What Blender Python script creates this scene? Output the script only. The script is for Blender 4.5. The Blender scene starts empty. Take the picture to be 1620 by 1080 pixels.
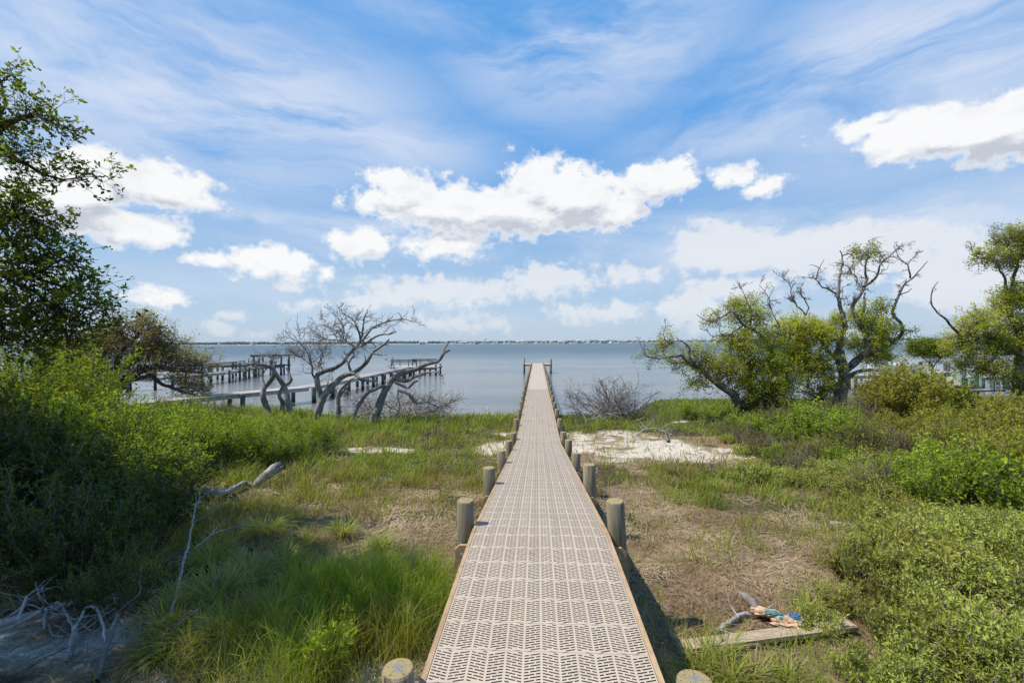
import bpy, math, random
import numpy as np
from math import radians as R
scn = bpy.context.scene
COL = scn.collection
rng = np.random.default_rng(11)
random.seed(5)
H = 4.5            # camera height above the water
F = 720.0          # focal length in pixels of the 1620 px wide photograph
PA = 0.0555        # heading of the boardwalk (x per metre of y)

# ------------------------------------------------------------------ helpers
def hor(px): return 541.4 - 0.0058*(px-810)
def P(px, py, Y): return np.array([(px-810)/F*Y, Y, H+Y*(hor(px)-py)/F])
def sst(a, b, x):
    t = np.clip((np.asarray(x, float)-a)/(b-a), 0, 1); return t*t*(3-2*t)
_lat = np.random.default_rng(3).random((256, 256))
def vn(x, y):
    x = np.asarray(x, float); y = np.asarray(y, float)
    xi = np.floor(x).astype(int); yi = np.floor(y).astype(int); fx = x-xi; fy = y-yi
    fx = fx*fx*(3-2*fx); fy = fy*fy*(3-2*fy)
    a = _lat[xi & 255, yi & 255]; b = _lat[(xi+1) & 255, yi & 255]
    c = _lat[xi & 255, (yi+1) & 255]; d = _lat[(xi+1) & 255, (yi+1) & 255]
    return (a*(1-fx)+b*fx)*(1-fy)+(c*(1-fx)+d*fx)*fy
def fbm(x, y, o=4):
    s = 0; a = .5; t = 0
    for i in range(o):
        s = s+a*vn(x*2**i+17.3*i, y*2**i+5.1*i); t += a; a *= .5
    return s/t
def shore_shift(x):
    x = np.asarray(x, float)
    return 7.5*sst(6.5, 12, x)+3.5*sst(9, 17, -x)+1.2*(fbm(x*.25, x*0+3.3)-.5)
GY = [-3000, -20, 6, 9, 12, 15, 20, 25, 27.9, 30, 36, 60, 200]
GZ = [1.4, 1.3, 1.25, 1.08, .85, .68, .48, .24, .0, -.25, -.8, -1.6, -3]
def gz(x, y):
    x = np.asarray(x, float); y = np.asarray(y, float)
    s = shore_shift(x); w = sst(4, 26, y)
    h = np.interp(y-s*w, GY, GZ)
    h = h+.16*(fbm(x*.35+9, y*.35)-.5)*sst(0, .5, h)+.05*(fbm(x*1.7, y*1.7+4)-.5)*sst(0, .3, h)
    h = h+.35*sst(9, 14, x)*sst(30, 20, y)*sst(4, 12, y)+.3*sst(6, 10, -x)*sst(24, 18, y)*sst(4, 10, y)
    return h
def G(px, py):
    Y = 10.0
    for i in range(40):
        x = (px-810)/F*Y; z = float(gz(x, Y)); d = (py-hor(px))
        Y = .5*Y+.5*(H-z)*F/max(d, 3)
    return np.array([(px-810)/F*Y, Y, float(gz((px-810)/F*Y, Y))])

def link(o, parent=None):
    COL.objects.link(o)
    if parent is not None: o.parent = parent
    return o
def tag(o, label=None, cat=None, group=None, kind=None):
    if label: o['label'] = label
    if cat: o['category'] = cat
    if group: o['group'] = group
    if kind: o['kind'] = kind
    return o
def thing(name, label, cat, loc=(0, 0, 0), rz=0, group=None):
    o = bpy.data.objects.new(name, None); o.empty_display_size = .2
    link(o); o.location = loc; o.rotation_euler = (0, 0, rz)
    return tag(o, label, cat, group)
def copy_tree(o, loc, rz=0, sc=1.0, label=None, group=None):
    c = o.copy(); COL.objects.link(c); c.location = loc; c.rotation_euler = (0, 0, rz)
    c.scale = (sc, sc, sc) if not hasattr(sc, '__len__') else sc
    if label: c['label'] = label
    if group: c['group'] = group
    for ch in list(o.children):
        d = ch.copy(); COL.objects.link(d); d.parent = c
        for g in ch.children:
            e = g.copy(); COL.objects.link(e); e.parent = d
    return c
def mesh_np(name, V, F_list, mats, parent=None, tint=None, smooth=False, origin=None):
    """V (N,3); F_list: list of int arrays (M,k)"""
    V = np.asarray(V, float)
    if origin is not None: V = V-np.asarray(origin, float)
    me = bpy.data.meshes.new(name)
    me.vertices.add(len(V)); me.vertices.foreach_set('co', V.astype(np.float32).ravel())
    F_list = [np.asarray(f) for f in F_list if len(f)]
    loops = np.concatenate([f.ravel() for f in F_list]).astype(np.int32)
    tot = np.concatenate([np.full(len(f), f.shape[1]) for f in F_list]).astype(np.int32)
    st = np.concatenate([[0], np.cumsum(tot)[:-1]]).astype(np.int32)
    me.loops.add(len(loops)); me.loops.foreach_set('vertex_index', loops)
    me.polygons.add(len(tot)); me.polygons.foreach_set('loop_start', st)
    try: me.polygons.foreach_set('loop_total', tot)
    except Exception: pass
    me.polygons.foreach_set('use_smooth', np.full(len(tot), bool(smooth)))
    if tint is not None:
        items = tint.items() if isinstance(tint, dict) else [('tint', tint)]
        for nm, t in items:
            at = me.attributes.new(nm, 'FLOAT', 'POINT'); at.data.foreach_set('value', np.asarray(t, np.float32))
    for m in (mats if isinstance(mats, (list, tuple)) else [mats]): me.materials.append(m)
    me.update(calc_edges=True); me.validate()
    o = bpy.data.objects.new(name, me)
    return link(o, parent)

class MB:
    def __init__(s): s.V = []; s.F = {}; s.n = 0
    def add(s, V, F):
        V = np.asarray(V, float).reshape(-1, 3)
        for f in F: s.F.setdefault(len(f), []).append([i+s.n for i in f])
        s.V.append(V); s.n += len(V)
    def addnp(s, V, Fa):
        s.F.setdefault(Fa.shape[1], []).extend((Fa+s.n).tolist()); s.V.append(V); s.n += len(V)
    def box(s, c, d, rz=0, rx=0, taper=1.0):
        x, y, z = [q/2 for q in d]
        V = np.array([[i*x, j*y, k*z] for k in (-1, 1) for j in (-1, 1) for i in (-1, 1)], float)
        V[4:, :2] *= taper
        if rx: V = V@np.array([[1, 0, 0], [0, math.cos(rx), math.sin(rx)], [0, -math.sin(rx), math.cos(rx)]])
        if rz: V = V@np.array([[math.cos(rz), math.sin(rz), 0], [-math.sin(rz), math.cos(rz), 0], [0, 0, 1]])
        s.add(V+np.array(c), [(0, 2, 3, 1), (4, 5, 7, 6), (0, 1, 5, 4), (2, 6, 7, 3), (0, 4, 6, 2), (1, 3, 7, 5)])
    def beam(s, a, b, w, h):
        a = np.array(a, float); b = np.array(b, float); d = b-a; d /= np.linalg.norm(d)
        sd = np.cross(d, [0, 0, 1]);
        if np.linalg.norm(sd) < 1e-4: sd = np.array([1., 0, 0])
        sd /= np.linalg.norm(sd); u = np.cross(sd, d)
        V = [p+i*sd*w/2+k*u*h/2 for p in (a, b) for k in (-1, 1) for i in (-1, 1)]
        s.add(V, [(0, 1, 3, 2), (4, 6, 7, 5), (0, 4, 5, 1), (2, 3, 7, 6), (0, 2, 6, 4), (1, 5, 7, 3)])
    def tube(s, pts, rad, k=8, cap=True):
        V, Fq = tubes([np.asarray(pts, float)], [np.asarray(rad, float)], k)
        s.addnp(V, Fq)
        if cap:
            n = len(V)//k
            s.F.setdefault(k, []).append([s.n-len(V)+i for i in range(k)][::-1])
            s.F.setdefault(k, []).append([s.n-k+i for i in range(k)])
    def build(s, name, m, parent=None, smooth=False, origin=None):
        return mesh_np(name, np.concatenate(s.V), [np.array(f) for f in s.F.values()], m, parent, smooth=smooth, origin=origin)

def tubes(polys, rads, k=5, noise=0.0):
    """polylines grouped by length -> verts, quads"""
    groups = {}
    for p, r in zip(polys, rads): groups.setdefault(len(p), []).append((p, r))
    VV = []; FF = []; off = 0
    for n, lst in groups.items():
        A = np.array([p for p, _ in lst]); Rr = np.array([r for _, r in lst])
        V, Fq = tubes_arr(A, Rr, k, noise)
        VV.append(V); FF.append(Fq+off); off += len(V)
    return np.concatenate(VV), np.concatenate(FF)
def tubes_arr(A, Rr, k=5, noise=0.0):
    M, n, _ = A.shape
    T = np.empty_like(A); T[:, 1:-1] = A[:, 2:]-A[:, :-2]; T[:, 0] = A[:, 1]-A[:, 0]; T[:, -1] = A[:, -1]-A[:, -2]
    T /= np.linalg.norm(T, axis=2, keepdims=True)+1e-9
    ref = np.tile([0.31, 0.93, 0.17], (M, 1)).astype(float)
    main = A[:, -1]-A[:, 0]; main /= np.linalg.norm(main, axis=1, keepdims=True)+1e-9
    par = np.abs((main*ref).sum(1)) > .8; ref[par] = [0.9, -.1, .3]
    X = ref[:, None]-T*(T*ref[:, None]).sum(2, keepdims=True); X /= np.linalg.norm(X, axis=2, keepdims=True)+1e-9
    Y = np.cross(T, X)
    a = np.arange(k)*2*np.pi/k
    rr = Rr[:, :, None]*np.ones(k)
    if noise: rr = rr*(1+noise*(rng.random((M, n, k))-.5)*2)
    V = A[:, :, None]+X[:, :, None]*(np.cos(a)*rr)[..., None]+Y[:, :, None]*(np.sin(a)*rr)[..., None]
    i = np.arange(M)[:, None, None]*n*k; j = np.arange(n-1)[None, :, None]*k; q = np.arange(k)[None, None]; q2 = (q+1) % k
    Fq = np.stack([i+j+q, i+j+q2, i+j+k+q2, i+j+k+q], -1).reshape(-1, 4)
    return V.reshape(-1, 3), Fq
def unit(v): return v/(np.linalg.norm(v, axis=-1, keepdims=True)+1e-9)
def refine(pts, step, wob=0.0):
    pts = np.asarray(pts, float); out = [pts[0]]
    # catmull-rom
    Q = np.vstack([2*pts[0]-pts[1], pts, 2*pts[-1]-pts[-2]])
    res = []
    for i in range(1, len(Q)-2):
        L = np.linalg.norm(Q[i+1]-Q[i]); m = max(1, int(L/step))
        for t in np.arange(m)/m:
            p = .5*((2*Q[i])+(-Q[i-1]+Q[i+1])*t+(2*Q[i-1]-5*Q[i]+4*Q[i+1]-Q[i+2])*t*t+(-Q[i-1]+3*Q[i]-3*Q[i+1]+Q[i+2])*t**3)
            res.append(p)
    res.append(pts[-1]); res = np.array(res)
    if wob and len(res) > 2:
        w = rng.normal(0, wob, res.shape); w[0] = 0; w = (w+np.roll(w, 1, 0))/1.5; w[0] = 0
        res = res+w
    return res
def grow(start, d, length, r0, r1, n, wig, up=0.0):
    M = len(start); d = unit(d); pts = [start]; p = start
    sl = (np.asarray(length)/n).reshape(-1, 1)*np.ones((M, 1))
    for i in range(n):
        d = unit(d+rng.normal(0, wig, (M, 3))+np.array([0, 0, up]))
        p = p+d*sl; pts.append(p)
    A = np.stack(pts, 1); t = np.linspace(0, 1, n+1)[None]
    r0 = np.asarray(r0).reshape(-1, 1)*np.ones((M, 1)); r1 = np.asarray(r1).reshape(-1, 1)*np.ones((M, 1))
    return A, r0*(1-t)+r1*t
def spawn(A, Rr, k, lo=.3, ang=.8):
    M, n, _ = A.shape
    idx = rng.integers(max(1, int(lo*n)), n, (M, k)); mi = np.repeat(np.arange(M), k); ii = idx.ravel()
    s = A[mi, ii]; T = unit(A[mi, ii]-A[mi, ii-1])
    d = unit(T+rng.normal(0, ang, T.shape)); return s, d, Rr[mi, ii], mi
def leafcloud(C, size, n, spread, ratio=.45, tint=None, up=.3, jit=.35, face=(.75, -.35, 0, 1.0)):
    """n leaves round every centre C -> V, quads, tint"""
    N = len(C)*n; c = np.repeat(C, n, 0)+rng.normal(0, spread, (N, 3))
    d = unit(rng.normal(0, 1, (N, 3))*[1, 1, .7]+np.array([0, 0, up])); q = unit(np.cross(d, rng.normal(0, face[0], (N, 3))+np.array(face[1:])))
    L = size*(1+jit*(rng.random((N, 1))*2-1)); w = L*ratio*.5
    m = c+d*L*.5; nrm = np.cross(d, q)
    V = np.stack([c, m+q*w+nrm*L*.06, c+d*L, m-q*w+nrm*L*.06], 1).reshape(-1, 3)
    Fq = np.arange(N*4).reshape(N, 4)
    base = rng.random(N) if tint is None else np.clip(np.repeat(tint, n)+rng.normal(0, .18, N), 0, 1)
    return V, Fq, np.repeat(base, 4)

# ------------------------------------------------------------------ materials
class NT:
    def __init__(s, tree): s.t = tree
    def n(s, typ, ins=None, **kw):
        nd = s.t.nodes.new(typ)
        for k, v in kw.items(): setattr(nd, k, v)
        for k, v in (ins or {}).items():
            sock = nd.inputs[k]
            if isinstance(v, bpy.types.NodeSocket): s.t.links.new(v, sock)
            else: sock.default_value = v
        return nd
    def math(s, op, a, b=0.0, c=0.0, clamp=False): return s.n('ShaderNodeMath', {0: a, 1: b, 2: c}, operation=op, use_clamp=clamp).outputs[0]
    def mix(s, f, a, b, bt='MIX'):
        nd = s.n('ShaderNodeMix', data_type='RGBA', blend_type=bt)
        for i, v in ((0, f), (6, a), (7, b)):
            if isinstance(v, bpy.types.NodeSocket): s.t.links.new(v, nd.inputs[i])
            else: nd.inputs[i].default_value = v if i == 0 else (tuple(v)+(1,))[:4]
        return nd.outputs[2]
    def ss(s, x, a, b): return s.n('ShaderNodeMapRange', {0: x, 1: a, 2: b, 3: 0.0, 4: 1.0}, interpolation_type='SMOOTHSTEP').outputs[0]
    def noise(s, vec, scale, detail=4, rough=.55, dist=0.0, color=False):
        nd = s.n('ShaderNodeTexNoise', {'Scale': scale, 'Detail': detail, 'Roughness': rough, 'Distortion': dist})
        if vec is not None: s.t.links.new(vec, nd.inputs['Vector'])
        return nd.outputs[1 if color else 0]
    def mapping(s, vec, scale=(1, 1, 1), rot=(0, 0, 0), loc=(0, 0, 0)):
        return s.n('ShaderNodeMapping', {'Vector': vec, 'Scale': scale, 'Rotation': rot, 'Location': loc}).outputs[0]
    def bump(s, h, strength, dist): return s.n('ShaderNodeBump', {'Height': h, 'Strength': strength, 'Distance': dist}).outputs[0]
def material(name):
    m = bpy.data.materials.new(name); m.use_nodes = True
    t = NT(m.node_tree); b = m.node_tree.nodes['Principled BSDF']; return m, t, b
def wood(name, c1, c2, stretch=(1, 12, 1), scale=4.0, rough=.8, bump=.3, rand=.25, c3=None, grain_axis=None):
    m, t, b = material(name)
    co = t.n('ShaderNodeTexCoord').outputs['Object']
    oi = t.n('ShaderNodeObjectInfo').outputs['Random']
    mp = t.mapping(co, stretch, loc=(3, 1, 2))
    g = t.noise(mp, scale, 6, .65, .4); big = t.noise(co, 1.3, 3)
    col = t.mix(t.ss(g, .3, .7), c1, c2)
    if c3: col = t.mix(t.ss(big, .42, .66), col, c3)
    col = t.mix(t.math('MULTIPLY', oi, rand), col, [q*.55 for q in c1])
    t.t.links.new(col, b.inputs['Base Color']); b.inputs['Roughness'].default_value = rough
    t.t.links.new(t.bump(g, bump, .01), b.inputs['Normal'])
    return m
def leafmat(name, cols, trans=.35, rough=.65):
    """cols dark, mid, bright"""
    m, t, b = material(name)
    a = t.n('ShaderNodeAttribute', attribute_name='tint').outputs['Fac']
    oi = t.n('ShaderNodeObjectInfo').outputs['Random']
    co = t.n('ShaderNodeTexCoord').outputs['Object']
    r = t.n('ShaderNodeValToRGB', {0: a}); e = r.color_ramp.elements
    e[0].position = 0; e[0].color = (*cols[0], 1); e[1].position = 1; e[1].color = (*cols[-1], 1)
    for i, c in enumerate(cols[1:-1]): q = e.new((i+1)/(len(cols)-1)); q.color = (*c, 1)
    col = t.mix(t.math('MULTIPLY', t.ss(t.noise(co, 1.1, 3), .35, .7), .45), r.outputs[0], [c*.55 for c in cols[0]])
    col = t.mix(t.math('MULTIPLY', oi, .25), col, cols[-1])
    gp = t.n('ShaderNodeNewGeometry').outputs['Position']
    col = t.mix(t.math('MULTIPLY', t.ss(t.noise(gp, .55, 3), .45, .7), .8), col, t.mix(1.0, col, (.78, .66, .55), 'MULTIPLY'))
    col = t.mix(t.math('MULTIPLY', t.ss(t.noise(gp, 16, 2), .64, .70), .7), col, (.22, .15, .06))
    t.t.links.new(col, b.inputs['Base Color']); b.inputs['Roughness'].default_value = rough
    b.inputs['Specular IOR Level'].default_value = .2
    tr = t.n('ShaderNodeBsdfTranslucent', {'Color': t.mix(1.0, col, (1.6, 1.75, .55), 'MULTIPLY')})
    mx = t.n('ShaderNodeMixShader', {0: trans, 1: b.outputs[0], 2: tr.outputs[0]})
    t.t.links.new(mx.outputs[0], t.t.nodes['Material Output'].inputs[0])
    return m
def bark(name, c1, c2, light=None, scale=6, bump=.8):
    m, t, b = material(name)
    co = t.n('ShaderNodeTexCoord').outputs['Object']
    f = t.noise(t.mapping(co, (1, 1, .35)), scale, 8, .7, .5); bg = t.noise(co, .9, 4, .6)
    col = t.mix(t.ss(f, .32, .68), c1, c2)
    if light: col = t.mix(t.ss(t.noise(co, 2.6, 6, .7), .52, .64), col, light)
    col = t.mix(t.ss(bg, .35, .75), col, [q*.6 for q in c1])
    t.t.links.new(col, b.inputs['Base Color']); b.inputs['Roughness'].default_value = .9
    b.inputs['Specular IOR Level'].default_value = .2
    t.t.links.new(t.bump(f, bump, .04), b.inputs['Normal'])
    return m
def plain(name, c, rough=.6, var=.15, scale=5, metal=0.0):
    m, t, b = material(name)
    co = t.n('ShaderNodeTexCoord').outputs['Object']
    n = t.noise(co, scale, 5, .6)
    t.t.links.new(t.mix(t.ss(n, .3, .7), [q*(1-var) for q in c], [min(1, q*(1+var)) for q in c]), b.inputs['Base Color'])
    b.inputs['Roughness'].default_value = rough; b.inputs['Metallic'].default_value = metal
    t.t.links.new(t.bump(n, .15, .01), b.inputs['Normal'])
    return m

M = {}
# pilings: round treated timber, green tinge, ringed cut top
def piling_mat(name, a, bcol, green, topc):
    m, t, b = material(name)
    co = t.n('ShaderNodeTexCoord').outputs['Object']; oi = t.n('ShaderNodeObjectInfo').outputs['Random']
    off = t.n('ShaderNodeVectorMath', {0: co, 1: t.n('ShaderNodeCombineXYZ', {2: t.math('MULTIPLY', oi, 37.0)}).outputs[0]}, operation='ADD').outputs[0]
    g = t.noise(t.mapping(off, (14, 14, .8)), 2.2, 7, .7, .3)
    crack = t.ss(t.noise(t.mapping(off, (30, 30, .9)), 1.3, 3, .5), .62, .70)
    blot = t.noise(t.mapping(off, (3, 3, 1.2)), 1.6, 5, .65)
    col = t.mix(t.ss(g, .3, .7), a, bcol)
    col = t.mix(t.math('MULTIPLY', t.ss(t.math('ADD', blot, t.math('MULTIPLY', oi, .25)), .5, .72), .42), col, green)
    col = t.mix(t.math('MULTIPLY', crack, .9), col, (.05, .035, .025))
    sep = t.n('ShaderNodeSeparateXYZ', {0: co})
    rad = t.n('ShaderNodeVectorMath', {0: t.n('ShaderNodeCombineXYZ', {0: sep.outputs[0], 1: sep.outputs[1]}).outputs[0]}, operation='LENGTH').outputs['Value']
    ring = t.math('SINE', t.math('MULTIPLY', t.math('ADD', rad, t.math('MULTIPLY', t.noise(co, 9, 3), .02)), 900.0))
    tc = t.mix(t.ss(ring, -1, 1), topc, [q*.75 for q in topc])
    tc = t.mix(t.ss(t.math('ADD', t.noise(off, 14, 5, .7), t.math('MULTIPLY', rad, -3.2)), .36, .5), tc, (.27, .26, .25))
    ang = t.math('ARCTAN2', sep.outputs[1], sep.outputs[0]); rc = t.math('ABSOLUTE', t.math('SINE', t.math('ADD', t.math('MULTIPLY', ang, 2.5), t.math('MULTIPLY', t.noise(off, 20, 3), 2.5))))
    tc = t.mix(t.math('MULTIPLY', t.ss(rc, .09, .02), .8), tc, (.07, .05, .035))
    nz = t.n('ShaderNodeSeparateXYZ', {0: t.n('ShaderNodeNewGeometry').outputs['Normal']}).outputs[2]
    col = t.mix(t.ss(nz, .75, .85), col, tc)
    # wet, weedy foot near the water
    gp = t.n('ShaderNodeSeparateXYZ', {0: t.n('ShaderNodeNewGeometry').outputs['Position']}).outputs[2]
    col = t.mix(t.math('MULTIPLY', t.ss(gp, .55, .1), .85), col, (.02, .022, .016))
    t.t.links.new(col, b.inputs['Base Color']); b.inputs['Roughness'].default_value = .85
    b.inputs['Specular IOR Level'].default_value = .25
    t.t.links.new(t.bump(t.math('SUBTRACT', g, crack), .8, .02), b.inputs['Normal'])
    return m
M['piling'] = piling_mat('treated_piling', (.22, .165, .105), (.42, .34, .225), (.15, .17, .11), (.46, .35, .17))
M['old_piling'] = piling_mat('weathered_piling', (.10, .10, .09), (.22, .21, .19), (.07, .12, .10), (.30, .28, .24))
M['green_piling'] = piling_mat('green_piling', (.17, .27, .18), (.33, .42, .30), (.22, .40, .26), (.36, .34, .26))
M['lumber'] = wood('new_lumber', (.36, .225, .11), (.56, .39, .22), (3, 1, 9), 5, .7, .25, .1)
M['oldwood'] = wood('grey_boards', (.34, .31, .275), (.60, .56, .50), (1, 10, 1), 3, .9, .3, .2)
M['darkwood'] = wood('dark_boards', (.09, .078, .066), (.19, .165, .14), (1, 6, 1), 3, .9, .3, .2)
M['bolt'] = plain('galvanised', (.5, .52, .53), .35, .1, 30, .9)
def grate(name, stripes):
    m, t, b = material(name)
    co = t.n('ShaderNodeTexCoord').outputs['Object']
    gp = t.n('ShaderNodeNewGeometry').outputs['Position']; oi = t.n('ShaderNodeObjectInfo').outputs['Random']
    dirt = t.noise(gp, 1.4, 6, .7); fine = t.noise(co, 60, 3, .6)
    col = t.mix(t.ss(dirt, .3, .75), (.60, .485, .365), (.525, .42, .31))
    col = t.mix(t.math('MULTIPLY', t.ss(fine, .4, .8), .2), col, (.45, .36, .29))
    col = t.mix(t.math('MULTIPLY', oi, .12), col, (.36, .29, .23))
    col = t.mix(t.math('MULTIPLY', t.ss(t.noise(gp, 3.1, 5, .7), .56, .72), .30), col, (.30, .24, .18))
    if stripes:
        sp = t.n('ShaderNodeSeparateXYZ', {0: co}); x = sp.outputs[0]; y = sp.outputs[1]
        fx = t.math('FRACT', t.math('MULTIPLY', t.math('ADD', x, 10*.2333), 1/.2333))
        dark = t.ss(t.math('ABSOLUTE', t.math('SUBTRACT', fx, .5)), .27, .23)
        fy = t.math('FRACT', t.math('MULTIPLY', y, 1/.3048))
        ln = t.math('MULTIPLY', t.ss(t.math('ABSOLUTE', t.math('SUBTRACT', fy, .5)), .46, .49), .3)
        col = t.mix(t.math('ADD', t.math('MULTIPLY', dark, .17), t.math('ADD', ln, .06)), col, (.2, .15, .12))
    t.t.links.new(col, b.inputs['Base Color']); b.inputs['Roughness'].default_value = .62
    b.inputs['Specular IOR Level'].default_value = .3
    t.t.links.new(t.bump(fine, .12, .002), b.inputs['Normal'])
    return m
M['slot'] = plain('shade_toned_slot_side', (.15, .11, .08), .9, .2)  # same plastic as the panel, slot shade painted in as dark brown
M['grate'] = grate('grated_panel', False); M['grate_far'] = grate('grated_panel_far', True)
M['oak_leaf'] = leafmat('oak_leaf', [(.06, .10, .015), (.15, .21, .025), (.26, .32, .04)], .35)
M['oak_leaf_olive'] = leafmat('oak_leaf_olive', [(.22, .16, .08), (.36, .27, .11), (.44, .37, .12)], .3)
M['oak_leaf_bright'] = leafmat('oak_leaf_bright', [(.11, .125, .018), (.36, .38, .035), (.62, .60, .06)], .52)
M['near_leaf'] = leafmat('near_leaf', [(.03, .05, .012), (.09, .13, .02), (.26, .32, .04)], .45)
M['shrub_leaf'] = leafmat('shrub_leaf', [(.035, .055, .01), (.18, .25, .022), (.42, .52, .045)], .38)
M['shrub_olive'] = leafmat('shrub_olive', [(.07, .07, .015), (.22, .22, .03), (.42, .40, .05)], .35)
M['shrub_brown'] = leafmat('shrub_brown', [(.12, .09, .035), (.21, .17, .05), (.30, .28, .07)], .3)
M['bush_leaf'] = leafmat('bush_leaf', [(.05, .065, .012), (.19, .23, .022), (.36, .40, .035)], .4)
M['shade_leaf'] = leafmat('shade_leaf', [(.025, .04, .01), (.06, .09, .014), (.13, .18, .025)], .25)  # darker copy of the leaf greens, shade painted into the colour
M['cover_leaf'] = leafmat('cover_leaf', [(.06, .07, .014), (.28, .33, .045), (.56, .58, .14)], .3)
M['grass_blade'] = leafmat('grass_blade', [(.34, .25, .135), (.42, .36, .14), (.31, .34, .065), (.26, .33, .04), (.28, .37, .04)], .35, .6)
M['straw'] = leafmat('straw', [(.10, .06, .035), (.38, .265, .15), (.66, .51, .32)], .1, .8)
M['bark_live'] = bark('bark_live', (.13, .11, .09), (.29, .26, .23), (.48, .46, .42))
M['bark_dark'] = bark('bark_dark', (.05, .042, .034), (.12, .10, .08))
M['bark_dead'] = bark('bark_dead', (.20, .17, .14), (.42, .375, .33), (.5, .48, .44))
M['drift'] = bark('drift', (.30, .26, .22), (.70, .655, .60), (.78, .75, .71), 16, 1.0)
M['twig'] = bark('twig', (.13, .11, .095), (.27, .24, .21))
M['twig_pale'] = bark('twig_pale', (.26, .225, .195), (.54, .50, .46))

# ground
def ground_mat():
    m, t, b = material('ground_soil')
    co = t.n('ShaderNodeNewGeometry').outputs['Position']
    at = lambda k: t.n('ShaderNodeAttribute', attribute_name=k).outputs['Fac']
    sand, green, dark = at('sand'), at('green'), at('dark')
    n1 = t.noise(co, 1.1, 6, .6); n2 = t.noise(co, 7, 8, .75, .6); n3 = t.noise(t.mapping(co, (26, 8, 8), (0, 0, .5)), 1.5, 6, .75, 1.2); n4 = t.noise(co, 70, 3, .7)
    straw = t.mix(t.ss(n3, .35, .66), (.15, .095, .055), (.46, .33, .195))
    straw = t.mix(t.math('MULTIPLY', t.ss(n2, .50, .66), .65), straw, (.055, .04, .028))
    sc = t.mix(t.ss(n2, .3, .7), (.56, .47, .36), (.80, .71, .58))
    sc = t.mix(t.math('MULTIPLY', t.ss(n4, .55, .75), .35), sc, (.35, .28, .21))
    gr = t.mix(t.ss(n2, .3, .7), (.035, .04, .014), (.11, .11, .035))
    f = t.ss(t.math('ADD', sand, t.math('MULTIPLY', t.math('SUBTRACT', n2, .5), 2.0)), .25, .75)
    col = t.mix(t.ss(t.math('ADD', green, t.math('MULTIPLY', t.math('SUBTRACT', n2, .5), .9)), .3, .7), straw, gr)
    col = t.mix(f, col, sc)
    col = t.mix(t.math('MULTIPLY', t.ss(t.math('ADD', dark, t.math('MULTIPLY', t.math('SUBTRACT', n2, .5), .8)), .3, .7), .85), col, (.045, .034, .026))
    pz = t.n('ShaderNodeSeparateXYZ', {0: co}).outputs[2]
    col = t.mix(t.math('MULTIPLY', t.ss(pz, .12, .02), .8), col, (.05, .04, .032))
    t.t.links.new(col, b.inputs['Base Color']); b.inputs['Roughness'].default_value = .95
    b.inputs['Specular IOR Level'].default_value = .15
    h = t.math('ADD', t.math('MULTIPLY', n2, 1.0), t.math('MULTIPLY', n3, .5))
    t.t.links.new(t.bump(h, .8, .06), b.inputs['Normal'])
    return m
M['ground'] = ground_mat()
def water_mat():
    m, t, b = material('bay_water')
    co = t.n('ShaderNodeNewGeometry').outputs['Position']
    y = t.n('ShaderNodeSeparateXYZ', {0: co}).outputs[1]
    big = t.noise(t.mapping(co, (.012, .05, .05), (0, 0, .06)), 1.0, 4, .6)
    mid = t.noise(t.mapping(co, (.45, 1.5, 1), (0, 0, .12)), 1.0, 5, .62, .4)
    sm = t.noise(t.mapping(co, (2.4, 6.5, 1), (0, 0, -.1)), 1.0, 4, .6, .3)
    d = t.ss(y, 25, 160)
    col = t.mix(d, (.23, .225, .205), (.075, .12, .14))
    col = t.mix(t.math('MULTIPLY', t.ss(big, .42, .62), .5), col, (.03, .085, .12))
    t.t.links.new(col, b.inputs['Base Color']); b.inputs['Roughness'].default_value = .12
    b.inputs['IOR'].default_value = 1.33
    rg = t.math('ADD', .10, t.math('MULTIPLY', t.ss(y, 30, 250), .30)); t.t.links.new(rg, b.inputs['Roughness'])
    b.inputs['Specular IOR Level'].default_value = .5
    h = t.math('ADD', t.math('MULTIPLY', mid, .15), t.math('MULTIPLY', sm, .035))
    bm = t.n('ShaderNodeBump', {'Height': h, 'Strength': 1.0, 'Distance': 1.0}).outputs[0]
    t.t.links.new(bm, b.inputs['Normal'])
    return m
M['water'] = water_mat()

# ------------------------------------------------------------------ camera, sun, sky
cam = bpy.data.cameras.new('camera'); cam.lens = 16.0; cam.sensor_width = 36; cam.clip_end = 20000; cam.clip_start = .05
co = bpy.data.objects.new('camera', cam); COL.objects.link(co); co.location = (0, 0, H)
from mathutils import Euler, Matrix
co.rotation_euler = (Matrix.Rotation(R(90)+1.4/F, 3, 'X') @ Matrix.Rotation(-.0058, 3, 'Z')).to_euler()
scn.camera = co
SUN = np.array([-.66, -.06, 1.0]); SUN /= np.linalg.norm(SUN)      # towards the sun
sl = bpy.data.lights.new('sun', 'SUN'); sl.energy = 5.0; sl.angle = R(.53); sl.color = (1, .95, .87)
so = bpy.data.objects.new('sun', sl); COL.objects.link(so)
from mathutils import Vector
so.rotation_euler = Vector(-SUN).to_track_quat('-Z', 'Y').to_euler()
W = bpy.data.worlds.new('World'); scn.world = W; W.use_nodes = True
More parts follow.
